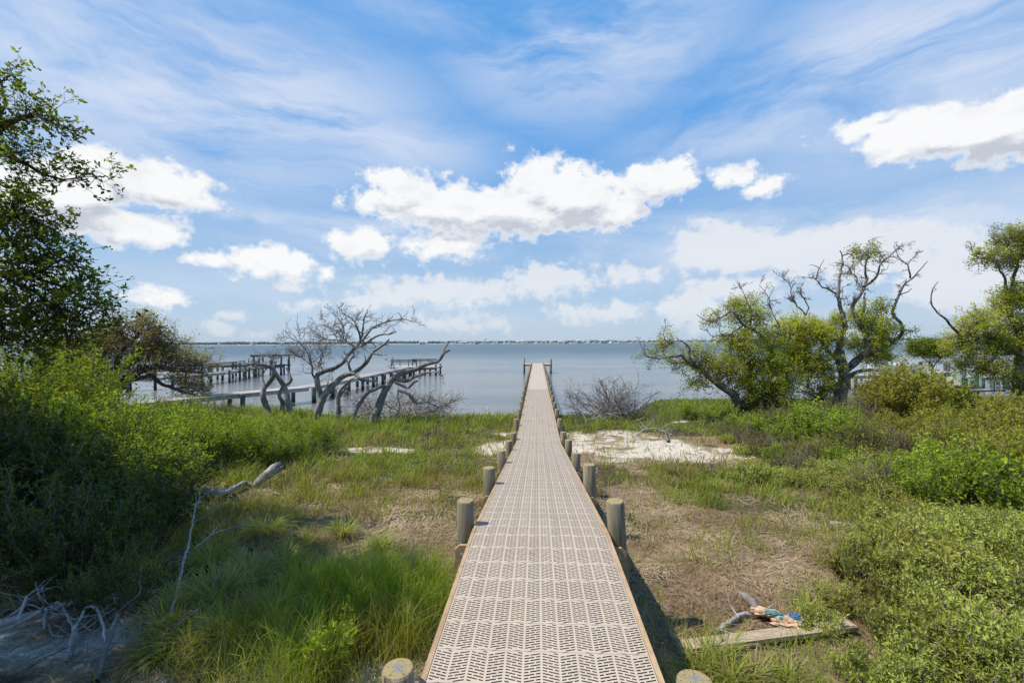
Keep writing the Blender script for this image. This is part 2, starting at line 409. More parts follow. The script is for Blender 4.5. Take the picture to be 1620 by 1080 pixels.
def build_world():
    nt = W.node_tree; t = NT(nt); bg = nt.nodes['Background']; STR = .11
    bg.inputs[1].default_value = STR
    sky = t.n('ShaderNodeTexSky', sky_type='NISHITA', sun_disc=False, sun_elevation=math.asin(SUN[2]), sun_rotation=math.atan2(SUN[0], SUN[1]), air_density=1.0, dust_density=.6, ozone_density=1.6).outputs[0]
    D = t.n('ShaderNodeTexCoord').outputs['Generated']
    s = t.n('ShaderNodeSeparateXYZ', {0: D})
    az = t.math('ARCTAN2', s.outputs[0], s.outputs[1])
    hl = t.math('SQRT', t.math('ADD', t.math('MULTIPLY', s.outputs[0], s.outputs[0]), t.math('MULTIPLY', s.outputs[1], s.outputs[1])))
    el = t.math('DIVIDE', s.outputs[2], t.math('MAXIMUM', hl, .05))
    V0 = t.n('ShaderNodeCombineXYZ', {0: az, 1: el}).outputs[0]
    # edge warp
    w1 = t.n('ShaderNodeVectorMath', {0: t.noise(V0, 9, 3, .62, color=True), 1: (.5, .5, .5)}, operation='SUBTRACT').outputs[0]
    wv = t.n('ShaderNodeVectorMath', {0: w1, 1: (.075, .055, 0)}, operation='MULTIPLY').outputs[0]
    V1 = t.n('ShaderNodeVectorMath', {0: V0, 1: wv}, operation='ADD').outputs[0]
    CL = [(640, 288, 62, 26), (700, 322, 122, 34), (800, 330, 120, 44), (850, 284, 48, 34), (905, 310, 90, 48), (965, 338, 52, 26), (705, 388, 56, 24),
          (1035, 288, 66, 36), (1165, 280, 34, 18), (1200, 300, 34, 13), (1560, 205, 130, 44), (1450, 215, 95, 34), (1360, 210, 55, 16), (1640, 225, 130, 34),
          (165, 262, 60, 40), (240, 285, 105, 36), (110, 300, 120, 48), (180, 352, 110, 34), (50, 305, 80, 40), (260, 365, 30, 18),
          (340, 403, 42, 13), (425, 412, 64, 22), (575, 385, 54, 28), (245, 465, 44, 14), (520, 422, 14, 10)]
    SOFT = [(700, 462, 125, 20), (620, 470, 60, 14), (870, 442, 66, 26), (1000, 435, 38, 14), (960, 495, 70, 14), (1150, 395, 90, 44), (1095, 490, 54, 30),
            (1160, 460, 62, 24), (1340, 400, 170, 48), (1530, 440, 130, 60), (350, 516, 28, 10), (400, 520, 20, 8), (730, 512, 60, 14), (370, 492, 22, 8), (500, 480, 30, 12), (465, 450, 16, 7)]
    def grp(name, lst):
        g = bpy.data.node_groups.new(name, 'ShaderNodeTree')
        g.interface.new_socket('V', in_out='INPUT', socket_type='NodeSocketVector'); g.interface.new_socket('L', in_out='OUTPUT', socket_type='NodeSocketFloat')
        q = NT(g); gi = q.n('NodeGroupInput').outputs[0]; cur = None
        for (cx, cy, rx, ry) in lst:
            a = math.atan((cx-810)/F); c = math.cos(a)
            ca = a; ce = (541-cy)/F*c; ra = rx/F*c*c; re = ry/F*c
            v = q.n('ShaderNodeVectorMath', {0: gi, 1: (1/ra, 1/re, 0), 2: (-ca/ra, -ce/re, 0)}, operation='MULTIPLY_ADD').outputs[0]
            L = q.n('ShaderNodeVectorMath', {0: v}, operation='LENGTH').outputs['Value']
            # length in units of radius -> distance-like so small and large edges are alike
            L = q.math('MULTIPLY', q.math('SUBTRACT', L, 1.0), min(rx, ry*2)/45.0*.8+.2)
            cur = L if cur is None else q.n('ShaderNodeMath', {0: cur, 1: L, 2: .18}, operation='SMOOTH_MIN').outputs[0]
        go = q.n('NodeGroupOutput'); g.links.new(cur, go.inputs[0]); return g
    g1 = grp('cumulus_field', CL); g2 = grp('soft_field', SOFT)
    def fld(g, v):
        nd = t.n('ShaderNodeGroup'); nd.node_tree = g; nt.links.new(v, nd.inputs[0]); return nd.outputs[0]
    L1 = fld(g1, V1); L2 = fld(g2, V1)
    Vs = t.n('ShaderNodeVectorMath', {0: V1, 1: (-.012, .045, 0)}, operation='ADD').outputs[0]
    L1s = fld(g1, Vs)
    fine = t.noise(V0, 34, 5, .62, 0); f2 = t.noise(t.mapping(V0, (1, 1.6, 1)), 12, 5, .6, 0)
    nz = t.math('ADD', t.math('MULTIPLY', t.math('SUBTRACT', fine, .5), 2.0), t.math('MULTIPLY', t.math('SUBTRACT', f2, .5), 2.2))
    m1 = t.ss(t.math('ADD', L1, nz), .42, -.34)
    m2 = t.math('MULTIPLY', t.ss(t.math('ADD', L2, nz), .38, -.38), .88)
    # light and shade inside the cumulus
    V0s = t.n('ShaderNodeVectorMath', {0: V0, 1: (-.006, .016, 0)}, operation='ADD').outputs[0]
    f2s = t.noise(t.mapping(V0s, (1, 1.6, 1)), 12, 5, .6, 0)
    d0 = t.math('ADD', L1, t.math('MULTIPLY', f2, 2.6)); d1 = t.math('ADD', L1s, t.math('MULTIPLY', f2s, 2.6))
    core = t.ss(t.math('ADD', L1, nz), .15, -.5)
    relief = t.ss(t.math('SUBTRACT', d0, d1), -.35, .85)
    shade = t.math('MULTIPLY', t.math('MULTIPLY', relief, core), .95)
    shade = t.math('ADD', shade, t.math('MULTIPLY', t.math('MULTIPLY', t.ss(f2, .47, .66), core), .22), clamp=True)
    ccol = t.mix(shade, (.97, .97, .975), (.56, .60, .68))
    # thin high cloud, streaks that fan out from the middle of the bay
    def cirrus(rot, sc, loc, a, b, reg):
        nnn = t.noise(t.mapping(V1, sc, (0, 0, rot), loc), 2.2, 6, .62, .45)
        r = None
        for (cx, cy, rx, ry, pw) in reg:
            aa = math.atan((cx-810)/F); c = math.cos(aa)
            v = t.n('ShaderNodeVectorMath', {0: V0, 1: (F/rx/c/c, F/ry/c, 0), 2: (-aa*F/rx/c/c, -(541-cy)/ry, 0)}, operation='MULTIPLY_ADD').outputs[0]
            k = t.math('MULTIPLY', t.ss(t.n('ShaderNodeVectorMath', {0: v}, operation='LENGTH').outputs['Value'], 1.35, .1), pw)
            r = k if r is None else t.math('MAXIMUM', r, k)
        return t.math('MULTIPLY', t.ss(nnn, a, b), r)
    cA = cirrus(.33, (1.0, 3.2, 1), (0, 0, 0), .26, .62, [(330, 140, 520, 190, .9), (560, 220, 280, 80, .8), (40, 60, 300, 150, .8)])
    cB = cirrus(-.42, (1.0, 3.0, 1), (3, 1, 0), .28, .66, [(1420, 110, 430, 190, .9), (930, 70, 270, 150, .8), (1200, 210, 280, 80, .6), (1600, 330, 330, 80, .6), (820, 30, 300, 70, .6)])
    cC = cirrus(.0, (1.0, 5, 1), (7, 2, 0), .33, .68, [(700, 385, 500, 60, .7), (1300, 370, 540, 90, .8), (300, 330, 360, 40, .7), (900, 470, 900, 70, .5)])
    thin = t.math('MAXIMUM', t.math('MAXIMUM', cA, cB), cC)
    # everything away from the part of the sky in front: an even scatter of soft cloud
    back = t.math('MULTIPLY', t.ss(t.noise(D, 3.2, 4, .6, 0), .46, .64), t.ss(s.outputs[1], .25, -.1))
    # clear-air colour: the physical sky, pulled to a deeper blue high up and pale haze low down
    e0 = t.math('MAXIMUM', el, 0.0)
    hi = t.ss(e0, -.02, .50)
    grade = t.mix(hi, (.47, .635, .82), (.115, .39, .85))
    grade = t.n('ShaderNodeVectorMath', {0: grade, 1: (1/STR,)*3}, operation='MULTIPLY').outputs[0]
    air = t.mix(.88, sky, grade)
    wht = t.n('ShaderNodeVectorMath', {0: ccol, 1: (1/STR,)*3}, operation='MULTIPLY').outputs[0]
    wth = tuple(q/STR for q in (.74, .80, .92)); wsf = tuple(q/STR for q in (.80, .835, .89))
    c = t.mix(thin, air, wth)
    c = t.mix(m2, c, wsf); c = t.mix(t.math('MULTIPLY', m1, .97), c, wht)
    c = t.mix(t.math('MULTIPLY', back, .35), c, wsf)
    c = t.mix(t.math('MULTIPLY', t.ss(el, .95, 2.2), .8), c, tuple(q/STR for q in (.07, .19, .5)))
    c = t.mix(t.math('MULTIPLY', t.ss(s.outputs[1], .1, -.4), .45), c, tuple(q/STR for q in (.10, .24, .55)))
    # horizon haze
    c = t.mix(t.math('MULTIPLY', t.ss(e0, .09, .0), .45), c, tuple(q/STR for q in (.50, .60, .71)))
    nt.links.new(c, bg.inputs[0])
build_world(); W.cycles.sampling_method = 'NONE'
scn.view_settings.view_transform = 'Standard'; scn.view_settings.look = 'None'
scn.view_settings.exposure = 0; scn.view_settings.gamma = 1
scn.render.resolution_x = 1024; scn.render.resolution_y = 682
scn.render.engine = 'CYCLES'
scn.cycles.max_bounces = 6; scn.cycles.transparent_max_bounces = 4; scn.cycles.caustics_reflective = False; scn.cycles.caustics_refractive = False

# ------------------------------------------------------------------ ground masks (world space, metres)
def blob(x, y, cx, cy, rx, ry, rot=0.0):
    c, s = math.cos(rot), math.sin(rot); dx = x-cx; dy = y-cy
    u = (dx*c+dy*s)/rx; v = (-dx*s+dy*c)/ry
    return sst(1.35, .55, np.sqrt(u*u+v*v))
def masks(x, y):
    x = np.asarray(x, float); y = np.asarray(y, float)
    n = fbm(x*.8+3, y*.8+1, 4)-.5; nf = fbm(x*2.3, y*2.3+8, 3)-.5
    sand = np.maximum.reduce([blob(x, y, 3.9, 17.4, 2.9, 3.3), blob(x, y, 5.7, 15.3, 1.5, 1.3), blob(x, y, -.3, 16.6, 1.1, 2.0), blob(x, y, -.2, 20.6, .7, 1.6)*.7,
                              blob(x, y, -5.1, 16.4, 1.7, .55)*.8, blob(x, y, -4.6, 4.5, 3.0, 1.0), blob(x, y, -1.6, 4.3, 1.5, .5)*.8,
                              blob(x, y, 9.2, 23.2, 1.4, .5)*.6, blob(x, y, 7.8, 15.5, 1.0, 1.3)*.5])
    sand = np.clip(sand*(.70+2.6*n+2.0*nf), 0, 1)*.95
    s0 = sand
    ax = x-PA*y
    far = sst(18.5, 21, y+1.2*n)
    left = sst(-.3, -.9, ax); right = sst(.3, .9, ax)
    g_left = np.clip(far*1.0+(.74+1.2*n)*sst(7.6, 10, y)+blob(x, y, -1.9, 5.0, 2.0, 1.5)*.85*sst(7.6, 6.6, y), 0, 1)
    g_left = g_left*(1-.5*blob(x, y, -1.7, 10.2, 2.0, 2.4)*sst(-.1, .15, n+.1))
    g_left = np.maximum(g_left, .85*sst(-2.5, -5, x)*sst(5.4, 6.3, y))
    g_right = np.clip(far*.95+.75*sst(5.3, 8.0, x-.12*(y-4)+2.2*n)+.25*blob(x, y, 2.2, 3.9, 1.0, .6)+.45*sst(.03, .16, nf)*sst(1.8, 3.6, ax)+.4*blob(x, y, 3.6, 12.0, 1.3, 2.2)+.6*blob(x, y, 5.4, 10.5, 1.6, 3.5), 0, 1)
    green = g_left*left+g_right*right
    green = np.where((ax > -.9) & (ax < .9), .15, green)*(1-.93*sand)
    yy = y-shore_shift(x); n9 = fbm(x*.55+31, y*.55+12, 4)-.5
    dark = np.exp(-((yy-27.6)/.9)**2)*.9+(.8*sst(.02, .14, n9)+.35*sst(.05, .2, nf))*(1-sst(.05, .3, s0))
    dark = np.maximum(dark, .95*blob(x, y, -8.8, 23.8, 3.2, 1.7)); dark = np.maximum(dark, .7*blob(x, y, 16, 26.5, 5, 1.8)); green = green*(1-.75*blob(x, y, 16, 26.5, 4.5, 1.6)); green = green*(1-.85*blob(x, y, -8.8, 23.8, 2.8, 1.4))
    return sand, green, np.clip(dark, 0, 1)
def axisc(lo, hi, st, out):
    a = list(np.arange(lo, hi+1e-6, st)); s = st; v = hi
    while v < out: s *= 1.5; v += s; a.append(v)
    s = st; v = lo
    while v > -out: s *= 1.5; v -= s; a.insert(0, v)
    return np.array(a)
xs = axisc(-34, 44, .22, 6000); ys = axisc(1, 40, .18, 6000)
XX, YY = np.meshgrid(xs, ys, indexing='ij')
ZZ = gz(XX, YY)
sa, gr_, da = masks(XX, YY)
nx, ny = XX.shape; idx = np.arange(nx*ny).reshape(nx, ny)
Fg = np.stack([idx[:-1, :-1], idx[1:, :-1], idx[1:, 1:], idx[:-1, 1:]], -1).reshape(-1, 4)
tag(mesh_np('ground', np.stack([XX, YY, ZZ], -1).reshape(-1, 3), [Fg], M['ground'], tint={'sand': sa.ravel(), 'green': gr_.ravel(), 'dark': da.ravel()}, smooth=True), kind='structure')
mb = MB(); mb.add([(-9000, 20, 0), (9000, 20, 0), (9000, 12000, 0), (-9000, 12000, 0)], [(0, 1, 2, 3)])
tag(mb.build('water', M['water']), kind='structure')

# ------------------------------------------------------------------ the boardwalk
DY = [0, 4.9, 15.0, 67]; DZ = [H-2.05, H-2.05, H-3.30, H-3.15]
def dz(ly): return float(np.interp(ly, DY, DZ))
HW = .70
pier = thing('boardwalk', 'long straight tan boardwalk of perforated panels running from the foreground out over the water', 'boardwalk', (.015, 0, 0), -math.atan(PA))
def panel_mesh():
    w = 2*HW/12; p = .0253; V = []; Fq = []; wl = []
    sb = [[0, .065, .30, .39, .935, 1], [0, .065, .61, .70, .935, 1]]; tb = [0, .29, .71, 1]
    D = .302
    for c in range(12):
        sg = 1 if c % 2 else -1; sh = .27*w*sg; x0 = -HW+c*w
        for j in range(-2, 14):
            S = sb[j % 2]; holes = {(1, 1), (3, 1)}
            def pt(i, k, z=0.0):
                s_ = S[i]; tt = .004+j*p+tb[k]*p+sh*(s_-.5)
                return (x0+s_*w, min(max(tt, 0), D), z)
            for k in range(3):
                for i in range(5):
                    q = [pt(i, k), pt(i+1, k), pt(i+1, k+1), pt(i, k+1)]
                    ymin = min(a[1] for a in q); ymax = max(a[1] for a in q)
                    if ymax-ymin < 1e-5: continue
                    if (i, k) in holes and ymin > .004 and ymax < D-.004:
                        for a, b_ in ((0, 1), (1, 2), (2, 3), (3, 0)):
                            A_, B_ = q[b_], q[a]
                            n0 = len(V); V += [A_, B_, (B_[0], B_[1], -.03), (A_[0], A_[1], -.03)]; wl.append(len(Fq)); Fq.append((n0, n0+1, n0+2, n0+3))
                        continue
                    if abs(q[0][1]-q[3][1]) < 1e-6 and abs(q[1][1]-q[2][1]) < 1e-6: continue
                    n0 = len(V); V += q; Fq.append((n0, n0+1, n0+2, n0+3))
    n0 = len(V)      # edges of the plate
    V += [(-HW, 0, 0), (HW, 0, 0), (HW, 0, -.022), (-HW, 0, -.022), (-HW, D, 0), (HW, D, 0), (HW, D, -.022), (-HW, D, -.022)]
    Fq += [(n0+3, n0+2, n0+1, n0), (n0+4, n0+5, n0+6, n0+7)]
    return V, Fq, wl
Vp, Fp, WL = panel_mesh()
first = None; ly = 1.2; npn = 0
while npn < 100:
    a = dz(ly); b = dz(ly+.3048); ang = math.atan2(b-a, .3048)
    if first is None:
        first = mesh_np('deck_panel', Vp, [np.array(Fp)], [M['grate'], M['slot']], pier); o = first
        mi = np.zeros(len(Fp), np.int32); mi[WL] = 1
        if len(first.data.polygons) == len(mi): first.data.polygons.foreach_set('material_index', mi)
        else: print('panel faces changed', len(first.data.polygons), len(mi))
    else: o = first.copy(); COL.objects.link(o); o.parent = pier
    o.location = (0, ly, a); o.rotation_euler = (ang, 0, 0); ly += .3048; npn += 1
LY0 = ly
mb = MB()
mb.beam((0, ly, dz(ly)-.02), (0, 65.5, dz(65.5)-.02), 2*HW, .04)
tag(mb.build('deck_panel', M['grate_far'], pier), kind='stuff')
for s in (-1, 1):
    mb = MB()
    for a, b in ((1.2, 4.9), (4.9, 15.0), (15.0, 65.5)):
        mb.beam((s*(HW+.021), a, dz(a)-.088), (s*(HW+.021), b, dz(b)-.088), .036, .185)
    mb.build('rim_board', M['lumber'], pier)
for s in (-.45, 0, .45):
    mb = MB()
    for a, b in ((1.2, 4.9), (4.9, 15.0), (15.0, 65.5)): mb.beam((s, a, dz(a)-.13), (s, b, dz(b)-.13), .04, .18)
    mb.build('stringer', M['lumber'], pier)
def piling_meshes(L, r, key, k=20):
    out = []
    for v in range(4):
        mb = MB(); n = 12; t = np.linspace(0, 1, n); z = -L+L*t
        th = np.arange(k)*2*np.pi/k
        V = []
        for i in range(n):
            rr = r*(1.06-.06*t[i])*(1+.03*np.sin(th*2+v+i*.15)+.02*np.sin(th*5+v*2)+.012*rng.normal(size=k))
            V.append(np.stack([rr*np.cos(th), rr*np.sin(th), np.full(k, z[i])], -1))
        lastr = r*.99; V[-1][:, 2] -= .012
        V.append(np.stack([lastr*.93*np.cos(th), lastr*.93*np.sin(th), np.full(k, 0.0)], -1))
        V = np.concatenate(V); V = np.vstack([V, [[0, 0, .004]]])
        Fq = []
        for i in range(n):
            for j in range(k): Fq.append((i*k+j, i*k+(j+1) % k, (i+1)*k+(j+1) % k, (i+1)*k+j))
        T = [(n*k+j, n*k+(j+1) % k, len(V)-1) for j in range(k)]
        out.append((V, np.array(Fq), np.array(T)))
    return out
PM = piling_meshes(4.2, .1, 'p'); pm_mesh = []
for (V, q, T_) in PM:
    o = mesh_np('piling', V, [q, T_], M['piling'], pier, smooth=False); 
    for pl in o.data.polygons: pl.use_smooth = pl.index < len(q)-20
    pm_mesh.append(o.data); bpy.data.objects.remove(o)
row = 0; ly = 5.2-2.56
caps = []
while ly < 65.6:
    for s in (-1, 1):
        o = bpy.data.objects.new('piling', pm_mesh[int(rng.integers(4))]); link(o, pier)
        hgt = .265+.03*rng.normal()
        if ly < 4: hgt = .125
        o.location = (s*(HW+.15)+.008*rng.normal(), ly+.03*rng.normal(), dz(ly)+hgt)
        o.rotation_euler = (.018*rng.normal(), .02*rng.normal(), rng.random()*6.28)
        k_ = 1+.05*rng.normal(); o.scale = (k_, k_, 1)
    if row < 24:
        for f in (-1, 1):
            yb = ly+f*.135; zt = dz(yb)-.19; mb = MB(); xw = HW+.245
            for ya in (yb-.021,):
                V = [(-xw, ya, zt-.22), (xw, ya, zt-.22), (xw, ya, zt-.05), (xw-.05, ya, zt), (-xw+.05, ya, zt), (-xw, ya, zt-.05)]
                V2 = [(a, b+.042, c) for a, b, c in V]
                mb.add(V+V2, [(0, 1, 2, 3, 4, 5), (11, 10, 9, 8, 7, 6)]+[(i, i+6, (i+1) % 6+6, (i+1) % 6) for i in range(6)])
            cb = mb.build('cap_beam', M['lumber'], pier)
            if f == -1 and row < 6:
                for s in (-1, 1):
                    m2 = MB(); y0 = yb-.022; zc = zt-.11; x0 = s*(HW+.165)
                    th = np.arange(10)*2*np.pi/10
                    for (rr, d1) in ((.026, .004), (.017, .016)):
                        A_ = [(x0+rr*math.cos(a), y0, zc+rr*math.sin(a)) for a in th]; B_ = [(x0+rr*.8*math.cos(a), y0-d1, zc+rr*.8*math.sin(a)) for a in th]
                        m2.add(A_+B_, [tuple(range(10, 20))]+[(i, (i+1) % 10, (i+1) % 10+10, i+10) for i in range(10)])
                    m2.build('bolt', M['bolt'], cb)
    row += 1; ly += 2.56
# T-head
zt = dz(66)
mb = MB(); mb.box((0, 66.9, zt-.02), (4.1, 2.8, .04)); mb.build('platform_deck', M['grate_far'], pier)
mb = MB()
for yy in (65.48, 68.32): mb.box((0, yy, zt-.14), (4.16, .05, .27))
for s in (-1, 1): mb.box((s*2.08, 66.9, zt-.14), (.05, 2.79, .24))
mb.build('platform_frame', M['lumber'], pier)
for (x, y, h) in ((-1.95, 65.35, .15), (-1.95, 68.4, .75), (1.95, 65.35, .75), (1.95, 68.4, .3)):
    o = bpy.data.objects.new('piling', pm_mesh[0]); link(o, pier); o.location = (x, y, zt+h)
# beginning of the deck under the camera
mb = MB(); mb.beam((0, -3, dz(0)-.02), (0, 1.19, dz(0)-.02), 2*HW, .04); mb.build('landing_deck', M['grate_far'], pier)

# ------------------------------------------------------------------ neighbouring docks
def dock(name, label, path, w, zd, psp, pmat, dmat, posts_up=.0, rail=None, extra=None, pr=.13, ztop=None):
    path = [np.array(p, float) for p in path]
    root = thing(name, label, 'dock', (path[0][0], path[0][1], 0)); O = root.location
    og = (path[0][0], path[0][1], 0)
    mb = MB(); fr = MB(); pi = []
    for i in range(len(path)-1):
        a, b = path[i], path[i+1]; d = b-a; L = np.hypot(*d); d = d/L; s = np.array([-d[1], d[0]])
        za = zd[i] if hasattr(zd, '__len__') else zd; zb = zd[i+1] if hasattr(zd, '__len__') else zd
        nb = max(1, int(L/.16))
        for k in range(nb):
            t0 = (k+.05)/nb; t1 = (k+.93)/nb; c0 = a+d*L*t0; c1 = a+d*L*t1; z0 = za+(zb-za)*(t0+t1)/2+.006*rng.normal(); ww = w/2+.02*rng.normal()
            V = [(*(c0-s*ww), z0), (*(c0+s*ww), z0), (*(c1+s*ww), z0), (*(c1-s*ww), z0)]
            V += [(x, y, z-.04) for x, y, z in V]
            mb.add(V, [(3, 2, 1, 0), (4, 5, 6, 7), (0, 1, 5, 4), (1, 2, 6, 5), (2, 3, 7, 6), (3, 0, 4, 7)])
        for q in (-1, 1):
            fr.beam((*(a+s*q*w*.43), za-.17), (*(b+s*q*w*.43), zb-.17), .06, .24)
        n = max(1, int(L/psp))
        for k in range(n+1):
            if k == n and i < len(path)-2: continue
            for q in (-1, 1):
                c = a+d*L*k/n+s*q*(w/2+pr*.6); pi.append((*c, za+(zb-za)*k/n))
    mb.build('deck_boards', dmat, root, origin=og); fr.build('joists', M['darkwood'] if dmat is not M['oldwood'] else M['oldwood'], root, origin=og)
    me = None
    for (x, y, z) in pi:
        h = (posts_up if not callable(posts_up) else posts_up())
        if me is None:
            V, q, T_ = piling_meshes(4.5, pr, 'x', 10)[0]
            o = mesh_np('piling', V, [q, T_], pmat, root); me = o.data
        else: o = bpy.data.objects.new('piling', me); link(o, root)
        o.location = (x-og[0], y-og[1], z+h-.01); o.rotation_euler = (0, 0, rng.random()*6)
    return root, og
def Pd(px, Y): return ((px-810)/F*Y, Y)
# dock on the left that runs beside the boardwalk
zl = H-3.3
dl, og = dock('wooden_dock', 'long weathered grey dock left of the boardwalk, ending in a platform with two benches',
              [(-26, 21.5), Pd(200, 25.5), Pd(373, 30.6), Pd(480, 34.8), Pd(560, 44), Pd(640, 62)], 1.5, [zl, zl, zl, zl, zl, zl], 2.7, M['green_piling' if False else 'old_piling'], M['oldwood'], -.03, pr=.15)
e = np.array(Pd(640, 62)); mb = MB(); mb.box((e[0]+1.2-og[0], e[1]+2.2-og[1], zl-.06), (6.5, 4.4, .13)); mb.build('platform', M['oldwood'], dl)
mb = MB()
for q in (0, 1): mb.box((e[0]+1.2-og[0], e[1]+.05+4.3*q-og[1], zl-.24), (6.4, .08, .22))
mb.build('platform_frame', M['darkwood'], dl)
for kx in np.linspace(-1.8, 4.2, 5):
    for ky in (.2, 4.2):
        mb = MB(); mb.tube([(e[0]+kx-og[0], e[1]+ky-og[1], -2), (e[0]+kx-og[0], e[1]+ky-og[1], zl-.1+(.35 if kx > 4 else 0))], [.14, .14], 8); mb.build('piling', M['old_piling'], dl)
def bench(loc, label):
    t = thing('dock_bench', label, 'bench', loc, .1, 'benches on the end of the left dock')
    W_ = 1.75
    mb = MB(); mb.box((0, 0, .46), (W_*2, .45, .05)); mb.build('seat', M['darkwood'], t)
    mb = MB(); mb.box((0, .25, .98), (W_*2+.1, .14, .05)); mb.box((0, .22, .86), (W_*2, .04, .12)); mb.box((0, .22, .68), (W_*2, .04, .1)); mb.build('backrest', M['darkwood'], t)
    for x in (-W_+.06, -W_/3, W_/3, W_-.06):
        mb = MB(); mb.box((x, .23, .49), (.09, .09, .98)); mb.build('leg', M['darkwood'], t)
    for x in (-W_+.06, W_-.06):
        mb = MB(); mb.box((x, -.18, .22), (.09, .09, .44)); mb.build('leg', M['darkwood'], t)
bench((*Pd(639, 63.2), zl), 'grey slatted bench on the left dock platform, nearer to the shore end')
bench((*Pd(671, 65.5), zl), 'grey slatted bench at the outer right corner of the left dock platform')
# older dock further left
zf = H-3.28
d2, og2 = dock('old_wooden_dock', 'older dark dock with handrail posts, far left behind the spreading oak',
               [(-46, 38), Pd(259, 45.7), Pd(348, 53), Pd(395, 62.5), Pd(440, 68)], 1.8, zf, 2.6, M['old_piling'], M['oldwood'], lambda: (.95 if rng.random() < .55 else .25), pr=.13)
mb = MB()
pth = [np.array(p) for p in [(-46, 38), Pd(259, 45.7), Pd(348, 53), Pd(395, 62.5)]]
for i in range(3):
    for hh in (.55, .93): mb.beam((pth[i][0]-og2[0]-.9, pth[i][1]-og2[1]+.4, zf+hh), (pth[i+1][0]-og2[0]-.9, pth[i+1][1]-og2[1]+.4, zf+hh), .06, .11)
mb.build('handrail', M['darkwood'], d2)
# boat shelter
c = np.array(Pd(430, 66)); t = thing('boat_shelter', 'open boat shelter with a flat dark roof, at the end of the old left dock', 'boat shelter', (c[0], c[1], 0), .12)
mb = MB(); mb.box((0, 0, H-1.62), (4.5, 3.6, .12)); mb.box((0, -1.8, H-1.72), (4.3, .08, .22)); mb.box((0, 1.8, H-1.72), (4.3, .08, .22)); mb.build('roof', M['darkwood'], t)
for x in (-1.85, 1.85):
    for y in (-1.5, 1.5):
        mb = MB(); mb.tube([(x, y, -2), (x, y, H-1.7)], [.13, .12], 8); mb.build('post', M['old_piling'], t)
for y in (-1.5, 1.5):
    mb = MB(); mb.beam((-2.1, y, zf+.1), (2.1, y, zf+.1), .12, .2); mb.build('beam', M['darkwood'], t)
for i, (px, Y, h) in enumerate(((344, 58, 1.55), (373, 64, 1.5), (456, 70, 1.9), (444, 66, 1.2), (435, 74, 1.1), (330, 60, 1.1))):
    x, y = Pd(px, Y); V, q, T_ = piling_meshes(4, .13, 'x', 8)[0]
    o = mesh_np('mooring_pile', V, [q, T_], M['old_piling']); o.location = (x, y, zf-.2+h*.6)
    tag(o, ['tall mooring pile left of the upturned lift frame by the old left dock', 'mooring pile behind the middle of the old left dock', 'rightmost mooring pile beyond the flat-roofed boat shelter',
            'mooring pile just right of the boat shelter', 'short mooring pile behind the boat shelter', 'leftmost mooring pile seen past the oak branches'][i], 'mooring pile', 'mooring piles round the old left dock')
x, y = Pd(370, 60); t = thing('boat_lift', 'low boat lift frame with a covered hull beside the old left dock', 'boat lift', (x, y, -.45), .1)
mb = MB(); mb.beam((-2.3, -1.4, zf+.9), (2.3, -1.4, zf+.9), .15, .2); mb.beam((-2.3, 1.4, zf+.9), (2.3, 1.4, zf+.9), .15, .2); mb.build('lift_beam', M['darkwood'], t)
for sx in (-2.1, 2.1):
    for sy in (-1.4, 1.4):
        mb = MB(); mb.tube([(sx, sy, -2), (sx, sy, zf+1)], [.13, .13], 8); mb.build('post', M['old_piling'], t)
mb = MB(); n = 10
prof = [(-.9, 0), (-.6, .3), (0, .42), (.6, .3), (.9, 0), (.5, -.35), (-.5, -.35)]
V = []
for i in range(n):
    u = i/(n-1); k = math.sin(math.pi*(.12+.88*u))**.5 if u > .5 else .95
    V += [(-2.5+5*u, p[0]*max(k, .1), zf+1.0+p[1]*max(k, .3)) for p in prof]
Fc = [(i*7+j, i*7+(j+1) % 7, (i+1)*7+(j+1) % 7, (i+1)*7+j) for i in range(n-1) for j in range(7)]+[tuple(range(7))[::-1], tuple(range((n-1)*7, n*7))]
mb.add(V, Fc); mb.build('covered_hull', plain('grey_cover', (.13, .14, .13), .8), t)

# right hand docks
d3, og3 = dock('green_post_dock', 'grey dock with pale green posts on the right, behind the yellow-green bush', [Pd(1500, 34), Pd(1492, 41), (60, 46)], 1.5, H-3.4, 2.9, M['green_piling'], M['oldwood'], lambda: .55+.15*rng.random(), pr=.17)
g_ = G(1516, 620)
mb = MB(); mb.box((0, 0, 0), (2.6, 4, .12), rx=-.05); o = mb.build('boat_ramp', M['oldwood']); o.location = (Pd(1516, 33.5)[0], 33.5, .85)
tag(o, 'grey timber landing beside the tall pale green post at the right shore', 'landing')
for i, (px, Y, top, r) in enumerate(((1542, 33.0, 587, .2), (1534, 34.2, 596, .13))):
    p = P(px, top, Y); V, q, T_ = piling_meshes(3.2, r, 'x', 14)[0]
    o = mesh_np('green_post', V, [q, T_], M['green_piling']); o.location = tuple(p)
    tag(o, ['thick pale green post standing at the corner of the grey landing', 'thinner pale green post just left of the thick one'][i], 'post', 'pale green posts at the right landing')
x, y = Pd(1545, 52); t = thing('lift_frame', 'dark timber boat lift with many pilings under a top beam, far right', 'boat lift', (x, y, 0), -.25)
for k in range(8):
    for sy in (-1.6, 1.6):
        xx = -3.6+k*1.5; mb = MB(); mb.tube([(xx, sy, -2), (xx, sy, H-2.75)], [.17, .16], 8); mb.build('post', M['old_piling'], t)
for sy in (-1.6, 1.6):
    mb = MB(); mb.beam((-4.6, sy, H-2.62), (8, sy, H-2.62), .2, .26); mb.build('top_beam', M['oldwood'], t)
for k in range(4):
    mb = MB(); mb.beam((-3.6+k*3, -1.6, H-2.9), (-2.1+k*3, -1.6, .4), .07, .14); mb.build('brace', M['darkwood'], t)
